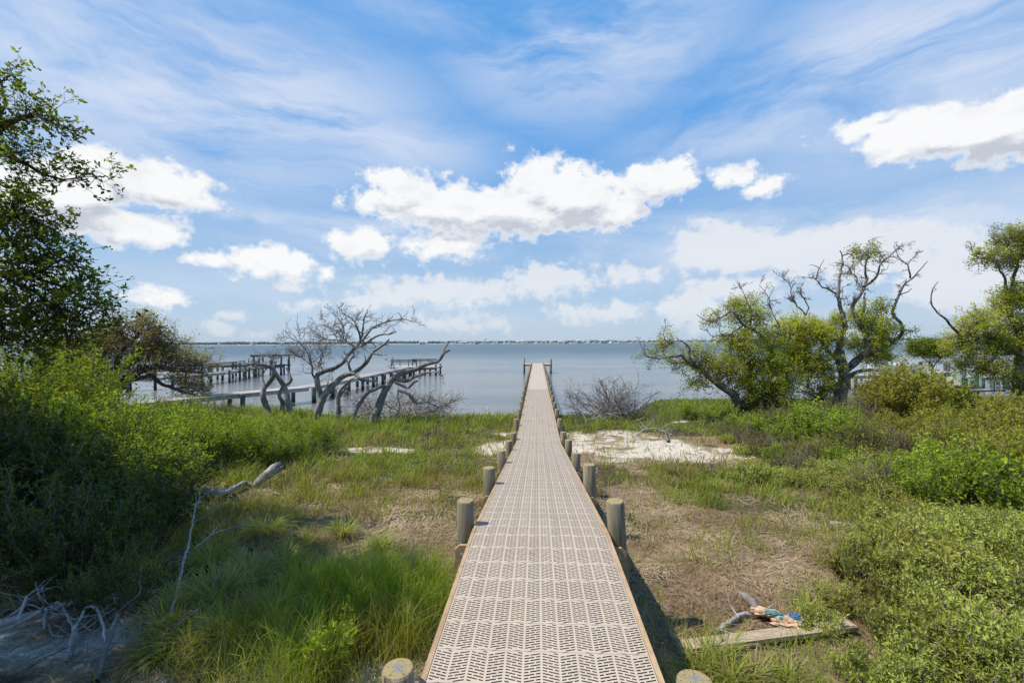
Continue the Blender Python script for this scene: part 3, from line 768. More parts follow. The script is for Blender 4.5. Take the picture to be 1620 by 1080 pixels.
d4, og4 = dock('low_grey_dock', 'low grey dock seen through the right oak below the white boat', [Pd(1290, 42), Pd(1440, 44), (45, 47)], 1.6, H-3.25, 2.3, M['old_piling'], M['oldwood'], .1, pr=.14)
def boat(name, label, loc, rz, L, colr, canopy=False):
    t = thing(name, label, 'boat', loc, rz)
    st = [(-.5, .36, .36), (-.3, .40, .38), (0, .42, .40), (.25, .36, .44), (.42, .18, .50), (.5, .01, .54)]
    V = []
    for (u, wd, sh) in st:
        for (a, b) in ((1, sh), (.92, .12), (.35, -.12), (0, -.18), (-.35, -.12), (-.92, .12), (-1, sh)): V.append((u*L, a*wd*L*.4, b*L*.28))
    Fh = [(i*7+j, i*7+j+1, (i+1)*7+j+1, (i+1)*7+j) for i in range(5) for j in range(6)]+[(0, 1, 2, 3, 4, 5, 6)]
    mb = MB(); mb.add(V, Fh); mb.build('hull', colr, t)
    mb = MB(); mb.add([(u*L, a*wd*L*.39, sh*L*.27) for (u, wd, sh) in st for a in (1, -1)], [(i*2, i*2+1, i*2+3, i*2+2) for i in range(5)]); mb.build('deck', plain('boat_deck', (.7, .7, .68), .5), t)
    mb = MB(); mb.box((-.02*L, 0, .17*L), (.16*L, .14*L, .13*L), taper=.8); mb.build('console', colr, t)
    mb = MB(); mb.beam((.07*L, -.07*L, .25*L), (.07*L, .07*L, .25*L), .01, .07*L); mb.build('windscreen', plain('smoked_glass', (.03, .04, .05), .1), t)
    mb = MB(); mb.box((-.53*L, 0, .12*L), (.06*L, .07*L, .12*L), taper=.7); mb.box((-.54*L, 0, 0), (.03*L, .03*L, .16*L)); mb.build('outboard', plain('outboard_black', (.03, .03, .035), .3), t)
    return t
wm = plain('white_gelcoat', (.8, .8, .79), .3, .03)
p = P(1412, 585, 52); boat('white_boat', 'white motorboat raised on its lift behind the right oak', tuple(p), 2.95, 5.2, wm)
boat('small_motorboat', 'tiny dark motorboat far out on the bay at the left', (-300, 455, .1), .3, 5.0, plain('dark_hull', (.05, .055, .06), .4))

# ------------------------------------------------------------------ far shore
def farshore():
    D0 = 1350.0
    xs_ = np.linspace(-2600, 2600, 500); rows = []
    for (dy, z) in ((0, -.2), (6, .5), (14, 1.2), (400, 2.0)): rows.append(np.stack([xs_, D0+dy+25*np.sin(xs_*.004)+10*np.sin(xs_*.017), np.full_like(xs_, z)], -1))
    V = np.concatenate(rows); n = len(xs_)
    Fq = np.array([(r*n+i, r*n+i+1, (r+1)*n+i+1, (r+1)*n+i) for r in range(3) for i in range(n-1)])
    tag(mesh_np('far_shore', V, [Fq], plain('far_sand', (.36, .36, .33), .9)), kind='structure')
    # wooded belt
    N = 42000; x = rng.uniform(-2600, 2600, N); dpt = rng.uniform(16, 130, N); y = D0+25*np.sin(x*.004)+10*np.sin(x*.017)+dpt
    hh = 3.2+2.6*fbm(x*.01, x*0+2)+3.5*(fbm(x*.05, x*0+5)-.4)+1.5*sst(-100, -600, x)+dpt*.012
    hh = np.maximum(hh, 1.6); z = 1.0+hh*np.sqrt(rng.random(N))
    C = np.stack([x, y, z], -1); V, Fq, tn = leafcloud(C, 3.6, 1, .3, .8)
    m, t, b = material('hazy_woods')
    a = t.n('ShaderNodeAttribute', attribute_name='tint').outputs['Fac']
    t.t.links.new(t.mix(a, (.10, .135, .15), (.19, .225, .22)), b.inputs['Base Color']); b.inputs['Roughness'].default_value = 1; b.inputs['Specular IOR Level'].default_value = 0  # distance haze mixed into the leaf colours
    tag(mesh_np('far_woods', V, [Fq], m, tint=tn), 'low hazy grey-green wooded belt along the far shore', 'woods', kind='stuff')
    walls = [plain('far_wall_'+k, c, .8, .05) for k, c in (('white', (.78, .78, .76)), ('cream', (.62, .58, .5)), ('blue', (.42, .5, .56)), ('tan', (.5, .42, .36)))]
    roofs = [plain('far_roof_'+k, c, .8, .1) for k, c in (('grey', (.25, .26, .28)), ('brown', (.28, .22, .2)), ('pale', (.5, .52, .54)))]
    protos = []
    for i in range(6):
        t = thing('shore_house', 'small pale waterfront house on the far shore', 'house', (0, 0, 0), 0, 'houses along the far shore')
        w = 8+i*1.3; d = 9; h = 4.4+(i % 3)*1.1
        mb = MB(); mb.box((0, 0, h/2), (w, d, h)); mb.build('wall', walls[i % 4], t)
        mb = MB(); mb.add([(-w/2-.5, -d/2-.5, h), (w/2+.5, -d/2-.5, h), (w/2+.5, d/2+.5, h), (-w/2-.5, d/2+.5, h), (-w/4, 0, h+2.6), (w/4, 0, h+2.6)], [(0, 1, 5, 4), (1, 2, 5), (2, 3, 4, 5), (3, 0, 4), (3, 2, 1, 0)]); mb.build('roof', roofs[i % 3], t)
        protos.append(t)
    k = 0
    pxs = []
    for px in np.arange(330, 1500, 8.5):
        dens = 1.0 if 700 < px < 1110 else (.5 if 560 < px <= 700 else .16)
        if px > 1400: dens = .8
        if rng.random() < dens*.92: pxs.append(px+rng.uniform(-4, 4))
    for px in pxs:
        Y = D0+20; x = (px-810)/F*Y; y = D0+25*math.sin(x*.004)+10*math.sin(x*.017)+rng.uniform(8, 17)
        rz = rng.uniform(-.4, .4)
        if k < 6: o = protos[k]; o.location = (x, y, .9); o.rotation_euler = (0, 0, rz)
        else: copy_tree(protos[int(rng.integers(6))], (x, y, .9), rz, float(rng.uniform(.7, 1.15)))
        k += 1
    x = (768-810)/F*1700; t = thing('water_tower', 'pale water tower rising above the far shore left of centre', 'water tower', (x, 1700, 0))
    mb = MB(); mb.tube([(0, 0, 0), (0, 0, 16)], [1.0, .8], 8); mb.build('stem', walls[2], t)
    mb = MB(); mb.tube([(0, 0, 15), (0, 0, 16.3), (0, 0, 18.6), (0, 0, 20.2), (0, 0, 20.8)], [1.2, 4.2, 5.2, 3.8, .6], 12); mb.build('tank', walls[2], t)
farshore()

# ------------------------------------------------------------------ trees
def conv(crop):
    ox, oy, s = crop
    return lambda zx, zy: (ox+zx/s, oy+zy/s)
CA = conv((400, 460, 4.263)); CB = conv((80, 460, 4.05)); CC = conv((1000, 360, 3.176)); CD = conv((1280, 340, 3.0)); CE = conv((0, 80, 2.078))
def limb(cv, pts, Y, dY=(0, 0), wob=.03, step=.22, ground=False):
    n = len(pts); out = []
    for i, (a, b) in enumerate(pts):
        px, py = cv(a, b); t = i/(n-1); out.append(P(px, py, Y+dY[0]+(dY[1]-dY[0])*t+(rng.normal(0, .12) if 0 < i < n-1 else 0)))
    if ground:
        out[0][2] = float(gz(out[0][0], out[0][1]))-.25
        if out[1][2] < out[0][2]+.2: out[1][2] = out[0][2]+.4
    return refine(out, step, wob)
def radii(L, r0, r1, pw=1.0):
    t = np.linspace(0, 1, len(L)); return r0+(r1-r0)*t**pw
def make_tree(name, label, cat, limbs, group=None, barkm='bark_live', leafm='oak_leaf', blobs=(), twigs=(5, .5), tw2=(4, .28), leaf=(.075, 9, .09), cv=None, Y=25, tint=None, bare=None, brl=14, twm=None, twr=.012, foli='foliage', yspr=1.0, trunkname='trunk', sides=9):
    """limbs: list of (pts, r0, r1). blobs: (zx, zy, rx, ry, count, tintlevel) crown masses in the crop, filled from the nearest limb"""
    base = limbs[0][0][0].copy(); base[2] = float(gz(base[0], base[1])); root = thing(name, label, cat, tuple(base), 0, group)
    polys = [l[0] for l in limbs]; rads = [radii(l[0], l[1], l[2]) for l in limbs]
    rads[0][:2] *= [1.45, 1.15]
    V, Fq = tubes(polys, rads, sides, .09)
    mesh_np(trunkname, V, [Fq], M[barkm], root, smooth=True, origin=base)
    nodes = np.concatenate(polys); nr = np.concatenate(rads)
    T = []; Tr = []; ends = []; tl = []
    def addA(A, r): T.extend(list(A)); Tr.extend(list(r))
    if len(blobs):
        for (zx, zy, rx, ry, cnt, tv) in blobs:
            px, py = cv(zx, zy); c = P(px, py, Y); sc = (cv(1, 0)[0]-cv(0, 0)[0])*Y/F
            N = cnt; u = unit(rng.normal(0, 1, (N, 3)))*(rng.random((N, 1))**.45); tg = c+u*np.array([rx*sc, yspr*max(rx, ry)*sc*.8, ry*sc])
            dd = np.linalg.norm(tg[:, None]-nodes[None], axis=2)-nr[None]*1.5; j = dd.argmin(1); s = nodes[j]
            n = 7; t = np.linspace(0, 1, n+1)[None, :, None]; A = s[:, None]*(1-t)+tg[:, None]*t
            w = rng.normal(0, .07, A.shape); w[:, 0] = 0; ln = np.linalg.norm(tg-s, axis=1)[:, None, None]
            A = A+np.cumsum(w, 1)*np.minimum(ln, 2.5)*.7; A[:, :, 2] += (np.sin(t[..., 0]*np.pi)*ln[..., 0]*.12)
            r = np.linspace(1, .35, n+1)[None]*np.clip(.012+.012*ln[..., 0], .012, .05); addA(A, r)
            s2, d2, r2, mi = spawn(A, r, twigs[0], .45, .9); B, rb = grow(s2, d2, twigs[1]*(.6+.8*rng.random(len(s2))), twr, twr*.5, 5, .28, .05); addA(B, rb)
            s3, d3, r3, mj = spawn(B, rb, tw2[0], .35, .9); C, rc = grow(s3, d3, tw2[1]*(.6+.8*rng.random(len(s3))), twr*.6, twr*.3, 3, .25, .1); addA(C, rc)
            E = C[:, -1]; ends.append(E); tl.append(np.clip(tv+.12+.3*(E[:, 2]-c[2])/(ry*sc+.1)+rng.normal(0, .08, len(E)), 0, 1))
    if bare:                                     # bare twiggy ends along given limbs
        for (li, k1, l1, k2, l2, k3, l3) in bare:
            A = polys[li][None]; r = rads[li][None]
            s2, d2, r2, _ = spawn(A, r, k1, .25, .8); B, rb = grow(s2, d2, l1*(.5+rng.random(len(s2))), np.minimum(r2*.6, .05), .012, 8, .3, .06); addA(B, rb)
            s3, d3, r3, _ = spawn(B, rb, k2, .25, .8); C, rc = grow(s3, d3, l2*(.5+rng.random(len(s3))), np.minimum(r3*.8, .02), .008, 6, .35, .06); addA(C, rc)
            if k3:
                s4, d4, r4, _ = spawn(C, rc, k3, .25, .9); D_, rd = grow(s4, d4, l3*(.5+rng.random(len(s4))), .009, .005, 4, .4, .03); addA(D_, rd)
    if T:
        V, Fq = tubes(T, Tr, 4); mesh_np('branches', V, [Fq], M[twm or barkm], root, smooth=True, origin=base)
    if ends:
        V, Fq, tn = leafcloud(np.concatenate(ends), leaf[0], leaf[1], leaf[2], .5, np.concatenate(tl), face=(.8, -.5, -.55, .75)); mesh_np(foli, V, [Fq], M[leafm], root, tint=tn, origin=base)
    return root
# --- dead oaks at the left shore
Y = 23.8
L_ = lambda pts, r0, r1, dY=(0, 0), g=False, cv=CA, Yy=None, wob=.025: (limb(cv, pts, Yy or Y, dY, wob, .2, g), r0, r1)
make_tree('dead_oak', 'largest leafless grey oak with gnarled spreading limbs and twiggy crown, on the left shore', 'tree', [
    L_([(430, 905), (440, 830), (470, 730), (540, 640), (600, 580), (660, 560), (700, 530), (760, 490), (800, 420), (850, 385), (890, 355), (915, 325)], .24, .04, (0, .6), True),
    L_([(440, 830), (452, 700), (430, 620), (440, 560), (520, 530), (590, 500), (630, 460), (660, 420), (690, 380), (730, 370), (800, 330), (860, 300), (920, 290), (965, 275)], .17, .03, (0, -.6)),
    L_([(705, 372), (725, 330), (740, 260), (755, 190), (780, 140)], .075, .015, (-.4, .2)),
    L_([(725, 330), (718, 280), (700, 240), (670, 190), (605, 148)], .055, .015, (-.4, -1)),
    L_([(740, 340), (775, 290), (800, 250), (860, 220), (950, 200), (1010, 190), (1090, 205)], .065, .015, (-.4, .4)),
    L_([(690, 380), (640, 350), (560, 330), (500, 325), (435, 295)], .055, .012, (-.4, -1.2)),
    L_([(640, 350), (600, 310), (560, 270), (500, 240), (460, 218)], .05, .012, (-.4, .4)),
    L_([(610, 320), (615, 270), (600, 220), (545, 150)], .04, .012, (-.4, 0)),
    L_([(432, 610), (400, 560), (390, 490), (350, 390), (300, 340), (240, 320)], .06, .012, (0, -.8)),
    L_([(392, 500), (350, 465), (310, 440), (262, 405)], .04, .012, (-.4, .5)),
    L_([(470, 540), (450, 480), (470, 420), (430, 380)], .04, .012, (0, .5)),
    L_([(640, 560), (690, 560), (730, 600), (790, 610), (835, 606)], .10, .05, (.2, -.5)),
    L_([(660, 540), (650, 490), (680, 430), (668, 390)], .07, .03, (.2, .2)),
    L_([(798, 425), (850, 430), (900, 433)], .05, .02, (.3, -.3)),
    L_([(790, 330), (830, 380), (780, 385)], .03, .01, (-.4, 0)),
    L_([(920, 290), (960, 265), (930, 235)], .03, .012, (-.6, -.6)),
    L_([(1010, 190), (990, 150), (975, 148)], .025, .01, (.3, .3)), L_([(700, 540), (760, 470), (730, 400)], .05, .02, (.3, .8))],
    barkm='bark_dead', twm='twig_pale', bare=[(1, 6, .7, 3, .4, 1, .2), (2, 10, .7, 3, .35, 1, .2), (3, 10, .7, 3, .35, 1, .2), (4, 14, .55, 3, .3, 1, .15), (5, 14, .8, 4, .4, 1, .2), (6, 14, .8, 4, .4, 1, .2), (7, 12, .7, 4, .35, 1, .2),
                                         (8, 14, .7, 3, .4, 2, .25), (9, 16, .7, 4, .4, 2, .25), (10, 18, .9, 4, .5, 2, .25), (12, 6, .5, 2, .3, 1, .2), (0, 4, .5, 3, .3, 0, 0), (5, 12, 1.0, 4, .5, 2, .25)])
make_tree('bare_tree', 'short dark leafless trunk standing just right of the large dead oak', 'tree', [
    L_([(560, 918), (575, 800), (580, 700), (600, 650), (650, 610)], .15, .07, (.8, .9), True), L_([(580, 720), (640, 640), (660, 600)], .07, .03, (.8, 1.2)), L_([(575, 800), (555, 700), (530, 560), (500, 640)], .03, .01, (.8, 1.2))],
    barkm='bark_dead', twm='twig_pale', bare=[(0, 5, .5, 3, .3, 0, 0), (2, 8, .6, 3, .3, 0, 0)])
make_tree('leaning_dead_oak', 'stout dead trunk leaning right over the water and ending in a forked limb', 'tree', [
    L_([(790, 918), (840, 790), (900, 660), (940, 600), (1000, 560), (1080, 530), (1160, 500), (1240, 480), (1290, 420), (1333, 398)], .25, .05, (0, .8), True),
    L_([(1290, 420), (1300, 380), (1320, 345)], .06, .03, (.7, .8)),
    L_([(665, 900), (690, 800), (730, 740), (790, 680), (850, 650), (910, 640)], .12, .08, (-.3, .1), True),
    L_([(960, 590), (1040, 600), (1100, 575), (1180, 550), (1240, 550), (1283, 575)], .12, .03, (.2, -.5)),
    L_([(960, 620), (1000, 635), (1045, 660), (1080, 620), (1105, 603)], .07, .05, (.2, .4)),
    L_([(975, 600), (960, 540), (940, 480)], .03, .01, (.2, .4)), L_([(1230, 548), (1260, 540), (1275, 530)], .03, .01, (-.4, -.4)),
    L_([(1110, 530), (1170, 525), (1200, 520)], .07, .03, (.5, 1))],
    barkm='bark_dead', twm='twig_pale', bare=[(3, 5, .4, 3, .25, 0, 0), (5, 8, .5, 3, .2, 0, 0)])
make_tree('fallen_limb', 'pale reddish broken limb hanging over the brush pile beneath the leaning dead oak', 'fallen branch', [
    L_([(980, 665), (1050, 695), (1080, 740), (1110, 758), (1180, 752), (1250, 782), (1330, 750), (1350, 745)], .09, .02, (0, .5)),
    L_([(980, 665), (975, 700), (985, 800), (960, 880)], .04, .03, (0, 0)), L_([(1250, 782), (1200, 830), (1160, 855)], .03, .01, (.4, .6)), L_([(1180, 752), (1190, 800), (1230, 830)], .03, .01, (.3, .4))],
    barkm='drift', twm='twig_pale', bare=[(0, 22, .5, 3, .3, 1, .15)])
Y = 26.5
make_tree('twisted_dead_tree', 'twisted pale dead trunk, left one of the close pair in front of the left dock', 'tree', [
    L_([(120, 848), (90, 770), (62, 710), (75, 660), (110, 620), (140, 570), (130, 520)], .19, .10, (0, .2), True), L_([(85, 660), (75, 600), (60, 560)], .04, .015)],
    barkm='bark_dead', twm='twig_pale', bare=[(0, 4, .5, 3, .3, 0, 0)])
make_tree('knotted_dead_tree', 'knotted pale dead trunk with a hooked side limb, right of its twisted neighbour', 'tree', [
    L_([(250, 848), (232, 740), (215, 650), (165, 585), (135, 530), (115, 505)], .19, .10, (0, -.2), True), L_([(222, 630), (262, 600), (240, 555), (222, 518)], .12, .04, (0, .2)),
    L_([(190, 850), (198, 760), (180, 700), (200, 640)], .16, .08, (.3, .3), True), L_([(175, 710), (235, 790), (245, 800)], .09, .06, (0, 0)),
    L_([(120, 508), (80, 500), (20, 490), (0, 488)], .07, .02, (0, -.5)), L_([(130, 520), (160, 480), (120, 450), (90, 440)], .06, .015, (0, .4)), L_([(115, 505), (60, 560), (0, 595)], .04, .01, (0, -.3))],
    barkm='bark_dead', twm='twig_pale', bare=[(4, 16, .6, 4, .35, 1, .2), (5, 16, .6, 4, .35, 1, .2), (6, 10, .6, 3, .35, 1, .2)])
# --- spreading oak at left
Y = 29.5
make_tree('spreading_oak', 'broad low live oak with brownish-olive foliage and long horizontal limbs at the left', 'tree', [
    L_([(285, 735), (330, 650), (430, 590), (520, 540), (600, 500), (700, 490), (800, 510), (900, 515), (975, 525)], .42, .06, (0, -.8), True, CB),
    L_([(270, 730), (310, 620), (420, 520), (500, 470), (560, 440), (620, 420)], .3, .08, (0, .8), False, CB),
    L_([(245, 725), (200, 640), (260, 590), (330, 500), (350, 400), (400, 330)], .26, .06, (0, .5), False, CB),
    L_([(650, 540), (700, 590), (780, 620), (850, 650), (925, 668)], .13, .07, (-.3, -1), False, CB), L_([(650, 540), (560, 560), (490, 575)], .13, .16, (-.3, 0), False, CB),
    L_([(340, 730), (400, 660), (480, 600)], .24, .2, (-.4, -.2), False, CB),
    L_([(230, 725), (150, 650), (60, 600), (-60, 560)], .25, .06, (.5, 1.5), False, CB),
    L_([(420, 520), (450, 400), (520, 320), (600, 260), (680, 230), (740, 240)], .16, .03, (.3, -.5), False, CB),
    L_([(350, 400), (420, 300), (480, 220), (560, 190)], .13, .03, (.5, .5), False, CB),
    L_([(300, 560), (200, 460), (120, 380), (20, 340)], .16, .04, (.5, -.5), False, CB),
    L_([(600, 430), (700, 400), (780, 330), (850, 320)], .09, .02, (.8, 0), False, CB)],
    barkm='bark_dark', twm='twig', leafm='oak_leaf_olive', cv=CB, Y=29.5, yspr=.9, twigs=(5, .6), tw2=(4, .35), leaf=(.12, 4, .10), twr=.014,
    blobs=[(560, 230, 190, 60, 34, .6), (700, 330, 150, 70, 30, .55), (430, 330, 140, 90, 30, .5), (620, 400, 230, 60, 40, .45), (260, 330, 170, 80, 34, .65), (120, 400, 160, 90, 36, .6), (300, 480, 180, 80, 34, .2),
           (930, 480, 95, 50, 20, .5), (800, 450, 120, 50, 24, .4), (850, 590, 110, 45, 16, .5), (80, 520, 150, 70, 28, .3), (560, 520, 140, 40, 14, .4), (960, 620, 60, 50, 8, .6), (190, 610, 170, 60, 20, .2)])
# --- right hand oaks
Y = 24.2
make_tree('leaning_live_oak', 'live oak leaning left over the shore with olive-green foliage and bare curling twig ends', 'tree', [
    L_([(520, 985), (522, 860), (480, 815), (400, 760), (340, 700), (290, 690), (240, 640)], .26, .06, (0, -.6), True, CC),
    L_([(290, 640), (285, 600), (240, 570), (190, 582), (160, 540), (172, 495)], .05, .015, (-.5, -.8), False, CC), L_([(330, 700), (290, 650), (285, 610)], .06, .05, (-.5, -.5), False, CC),
    L_([(260, 640), (180, 650), (120, 657), (70, 640), (38, 575)], .05, .012, (-.6, -1), False, CC),
    L_([(590, 870), (590, 780), (610, 650)], .15, .07, (.3, .6), False, CC), L_([(530, 900), (600, 870), (650, 860), (720, 790), (785, 780), (840, 740)], .2, .08, (0, .8), False, CC),
    L_([(790, 780), (740, 690), (700, 620), (640, 540), (560, 490), (500, 420), (440, 460), (380, 470), (325, 440)], .11, .015, (.8, -.6), False, CC),
    L_([(560, 490), (470, 545), (400, 540), (380, 500)], .04, .012, (.2, -.4), False, CC),
    L_([(600, 530), (600, 430), (580, 370), (545, 295)], .05, .012, (0, .2), False, CC), L_([(590, 430), (600, 380), (610, 325)], .03, .01, (0, .2), False, CC),
    L_([(700, 600), (740, 500), (700, 420), (690, 350), (640, 290)], .05, .012, (.3, .8), False, CC), L_([(690, 355), (715, 300), (700, 285)], .02, .01, (.8, .8), False, CC),
    L_([(430, 440), (400, 405), (380, 400)], .025, .01, (-.4, -.4), False, CC)],
    twm='bark_live', leafm='oak_leaf_bright', cv=CC, Y=24.2, leaf=(.095, 10, .09), twigs=(4, .5), tw2=(3, .25), twr=.012,
    blobs=[(560, 400, 80, 40, 16, .45), (600, 470, 110, 40, 18, .4), (430, 460, 60, 20, 5, .4), (330, 640, 70, 35, 12, .4), (420, 700, 120, 50, 26, .35), (560, 690, 130, 60, 34, .45), (600, 590, 130, 50, 28, .6), (500, 580, 80, 30, 12, .75),
           (700, 700, 110, 70, 30, .5), (240, 700, 50, 25, 6, .4), (180, 590, 40, 30, 5, .3), (110, 640, 45, 25, 4, .3), (600, 790, 160, 50, 34, .4), (330, 790, 60, 22, 7, .9), (640, 900, 130, 80, 46, .12), (740, 830, 110, 60, 30, .3), (650, 980, 120, 60, 26, .05)],
    bare=[(1, 7, .35, 3, .25, 0, 0), (3, 8, .35, 3, .2, 0, 0), (6, 12, .5, 3, .3, 1, .15), (8, 8, .45, 4, .3, 2, .15), (10, 10, .5, 4, .3, 2, .15), (7, 6, .35, 3, .2, 0, 0)])
Y = 27.5
make_tree('tall_live_oak', 'tall live oak on the right with bare pale twisted limbs high above its green crown', 'tree', [
    L_([(135, 912), (150, 830), (165, 760), (150, 690), (140, 640)], .38, .26, (0, 0), True, CD),
    L_([(140, 640), (150, 590), (172, 530), (152, 450), (140, 380), (150, 280), (162, 210), (150, 165)], .17, .025, (0, .3), False, CD),
    L_([(135, 375), (70, 342), (20, 300), (-10, 298)], .06, .015, (.2, -.4), False, CD), L_([(38, 305), (50, 250), (72, 212)], .035, .012, (0, -.2), False, CD), L_([(50, 252), (5, 235)], .025, .01, (0, -.2), False, CD),
    L_([(160, 750), (210, 700), (275, 640), (262, 560), (232, 500), (208, 440), (240, 380), (272, 320), (268, 240), (290, 150), (285, 120)], .22, .02, (0, -.5), False, CD),
    L_([(262, 340), (320, 300), (340, 230), (400, 180), (432, 150)], .08, .018, (-.4, -.8), False, CD),
    L_([(255, 370), (225, 300), (190, 250), (130, 225)], .05, .012, (-.4, .2), False, CD),
    L_([(240, 500), (265, 430), (262, 370)], .1, .05, (-.2, .5), False, CD),
    L_([(200, 720), (270, 660), (340, 640), (400, 600), (437, 570), (430, 510), (395, 455), (420, 400), (440, 350), (480, 310), (520, 270), (562, 218)], .17, .018, (0, .5), False, CD),
    L_([(482, 300), (470, 240), (430, 200), (415, 165)], .05, .012, (.4, .2), False, CD), L_([(470, 235), (510, 182), (542, 165)], .03, .01, (.3, .3), False, CD), L_([(425, 380), (470, 365), (495, 350)], .04, .015, (.3, .3), False, CD),
    L_([(180, 770), (250, 740), (335, 736)], .14, .07, (0, -.8), False, CD), L_([(150, 700), (90, 640), (30, 560), (-40, 540)], .14, .05, (0, .6), False, CD),
    L_([(140, 820), (80, 760), (20, 720), (-60, 690)], .16, .06, (.3, 1), False, CD), L_([(400, 430), (350, 440), (300, 455)], .035, .012, (.3, .3), False, CD), L_([(435, 540), (470, 550), (498, 548)], .03, .012, (.3, .3), False, CD),
    L_([(0, 440), (-20, 400), (-60, 340)], .04, .01, (.6, .6), False, CD), L_([(-40, 540), (-20, 480), (0, 440)], .06, .04, (.6, .6), False, CD), L_([(-20, 470), (-75, 400), (-90, 330), (-130, 290)], .05, .012, (.6, .2), False, CD)],
    leafm='oak_leaf_bright', cv=CD, Y=27.5, leaf=(.105, 10, .095), twigs=(4, .55), tw2=(3, .28), twr=.013,
    blobs=[(60, 570, 90, 60, 34, .6), (-60, 560, 100, 70, 36, .55), (-140, 600, 90, 70, 28, .55), (160, 520, 70, 30, 12, .5), (310, 540, 80, 40, 24, .75), (370, 580, 45, 40, 10, .5), (330, 670, 80, 32, 26, .75), (40, 720, 90, 60, 34, .8), (-80, 720, 110, 60, 34, .5),
           (30, 820, 110, 50, 22, .2), (350, 445, 40, 14, 6, .5), (460, 550, 40, 12, 4, .4), (250, 620, 80, 40, 14, .5), (220, 210, 60, 60, 5, .25), (290, 190, 45, 50, 5, .25), (-130, 800, 90, 60, 20, .35), (-40, 640, 100, 50, 22, .7), (230, 480, 50, 25, 6, .6), (340, 200, 30, 30, 2, .25)],
    bare=[(1, 9, .6, 5, .35, 2, .2), (2, 8, .45, 4, .25, 2, .15), (5, 14, .6, 4, .35, 2, .2), (6, 14, .5, 4, .3, 2, .2), (7, 9, .5, 4, .3, 2, .2), (9, 12, .4, 3, .25, 2, .15), (10, 8, .35, 3, .2, 1, .1), (11, 7, .3, 3, .2, 0, 0), (18, 9, .5, 4, .3, 2, .15), (20, 14, .5, 4, .3, 2, .15)])
Y = 30.5
make_tree('edge_live_oak', 'live oak at the right edge with one bare pale limb curling up at its left', 'tree', [
    L_([(985, 875), (990, 760), (1005, 640), (1000, 560), (955, 470), (940, 380), (930, 300), (905, 270)], .38, .05, (0, 0), True, CD),
    L_([(1003, 650), (900, 650), (800, 615), (710, 560), (662, 510), (610, 462), (578, 400), (590, 350), (617, 318)], .17, .02, (0, -.8), False, CD),
    L_([(955, 470), (965, 350), (985, 250), (1030, 120)], .15, .04, (0, .5), False, CD), L_([(1000, 570), (1080, 480), (1120, 330), (1150, 200)], .17, .04, (0, .5), False, CD),
    L_([(930, 290), (860, 210), (790, 190), (765, 130)], .05, .012, (0, 0), False, CD), L_([(985, 200), (930, 140), (880, 110), (900, 50)], .04, .01, (.3, .3), False, CD),
    L_([(995, 760), (1080, 660), (1180, 600)], .15, .05, (0, .5), False, CD), L_([(900, 652), (860, 700), (880, 780), (870, 850)], .05, .03, (-.3, -.6), False, CD), L_([(1000, 620), (1050, 540), (1100, 500)], .1, .04, (0, -1), False, CD)],
    leafm='oak_leaf_bright', cv=CD, Y=30.5, leaf=(.11, 9, .10), twigs=(4, .6), tw2=(3, .3), twr=.014,
    blobs=[(980, 110, 90, 60, 32, .3), (850, 205, 65, 30, 14, .3), (950, 210, 60, 40, 18, .3), (1080, 200, 110, 100, 40, .3), (970, 390, 70, 55, 26, .6), (930, 440, 50, 40, 14, .7), (1100, 400, 110, 90, 40, .5), (800, 520, 100, 55, 40, .75), (720, 620, 75, 50, 26, .55),
           (880, 610, 110, 55, 40, .5), (860, 720, 100, 60, 30, .45), (1000, 640, 90, 70, 28, .6), (1000, 520, 60, 50, 16, .7), (1130, 600, 120, 90, 36, .5), (960, 790, 80, 40, 14, .4), (700, 700, 60, 40, 12, .3), (1120, 760, 110, 60, 26, .5)],
    bare=[(1, 7, .4, 3, .2, 0, 0), (4, 8, .4, 4, .2, 1, .15), (5, 12, .4, 4, .25, 2, .15)])
Y = 33
make_tree('small_oak', 'small dark-stemmed sapling with a flat bright green crown between the two large right oaks', 'tree', [
    L_([(575, 860), (578, 770), (585, 720), (560, 690), (520, 660)], .07, .02, (0, 0), True, CD), L_([(583, 730), (610, 690), (640, 660)], .04, .015, (0, .3), False, CD), L_([(575, 710), (575, 670), (600, 640)], .03, .01, (0, 0), False, CD)],
    barkm='bark_dark', leafm='oak_leaf', cv=CD, Y=33, leaf=(.09, 8, .1), twigs=(5, .5), tw2=(5, .3), yspr=.7,
    blobs=[(560, 640, 80, 22, 34, .9), (630, 650, 55, 28, 20, .8), (520, 645, 45, 20, 12, .9)])
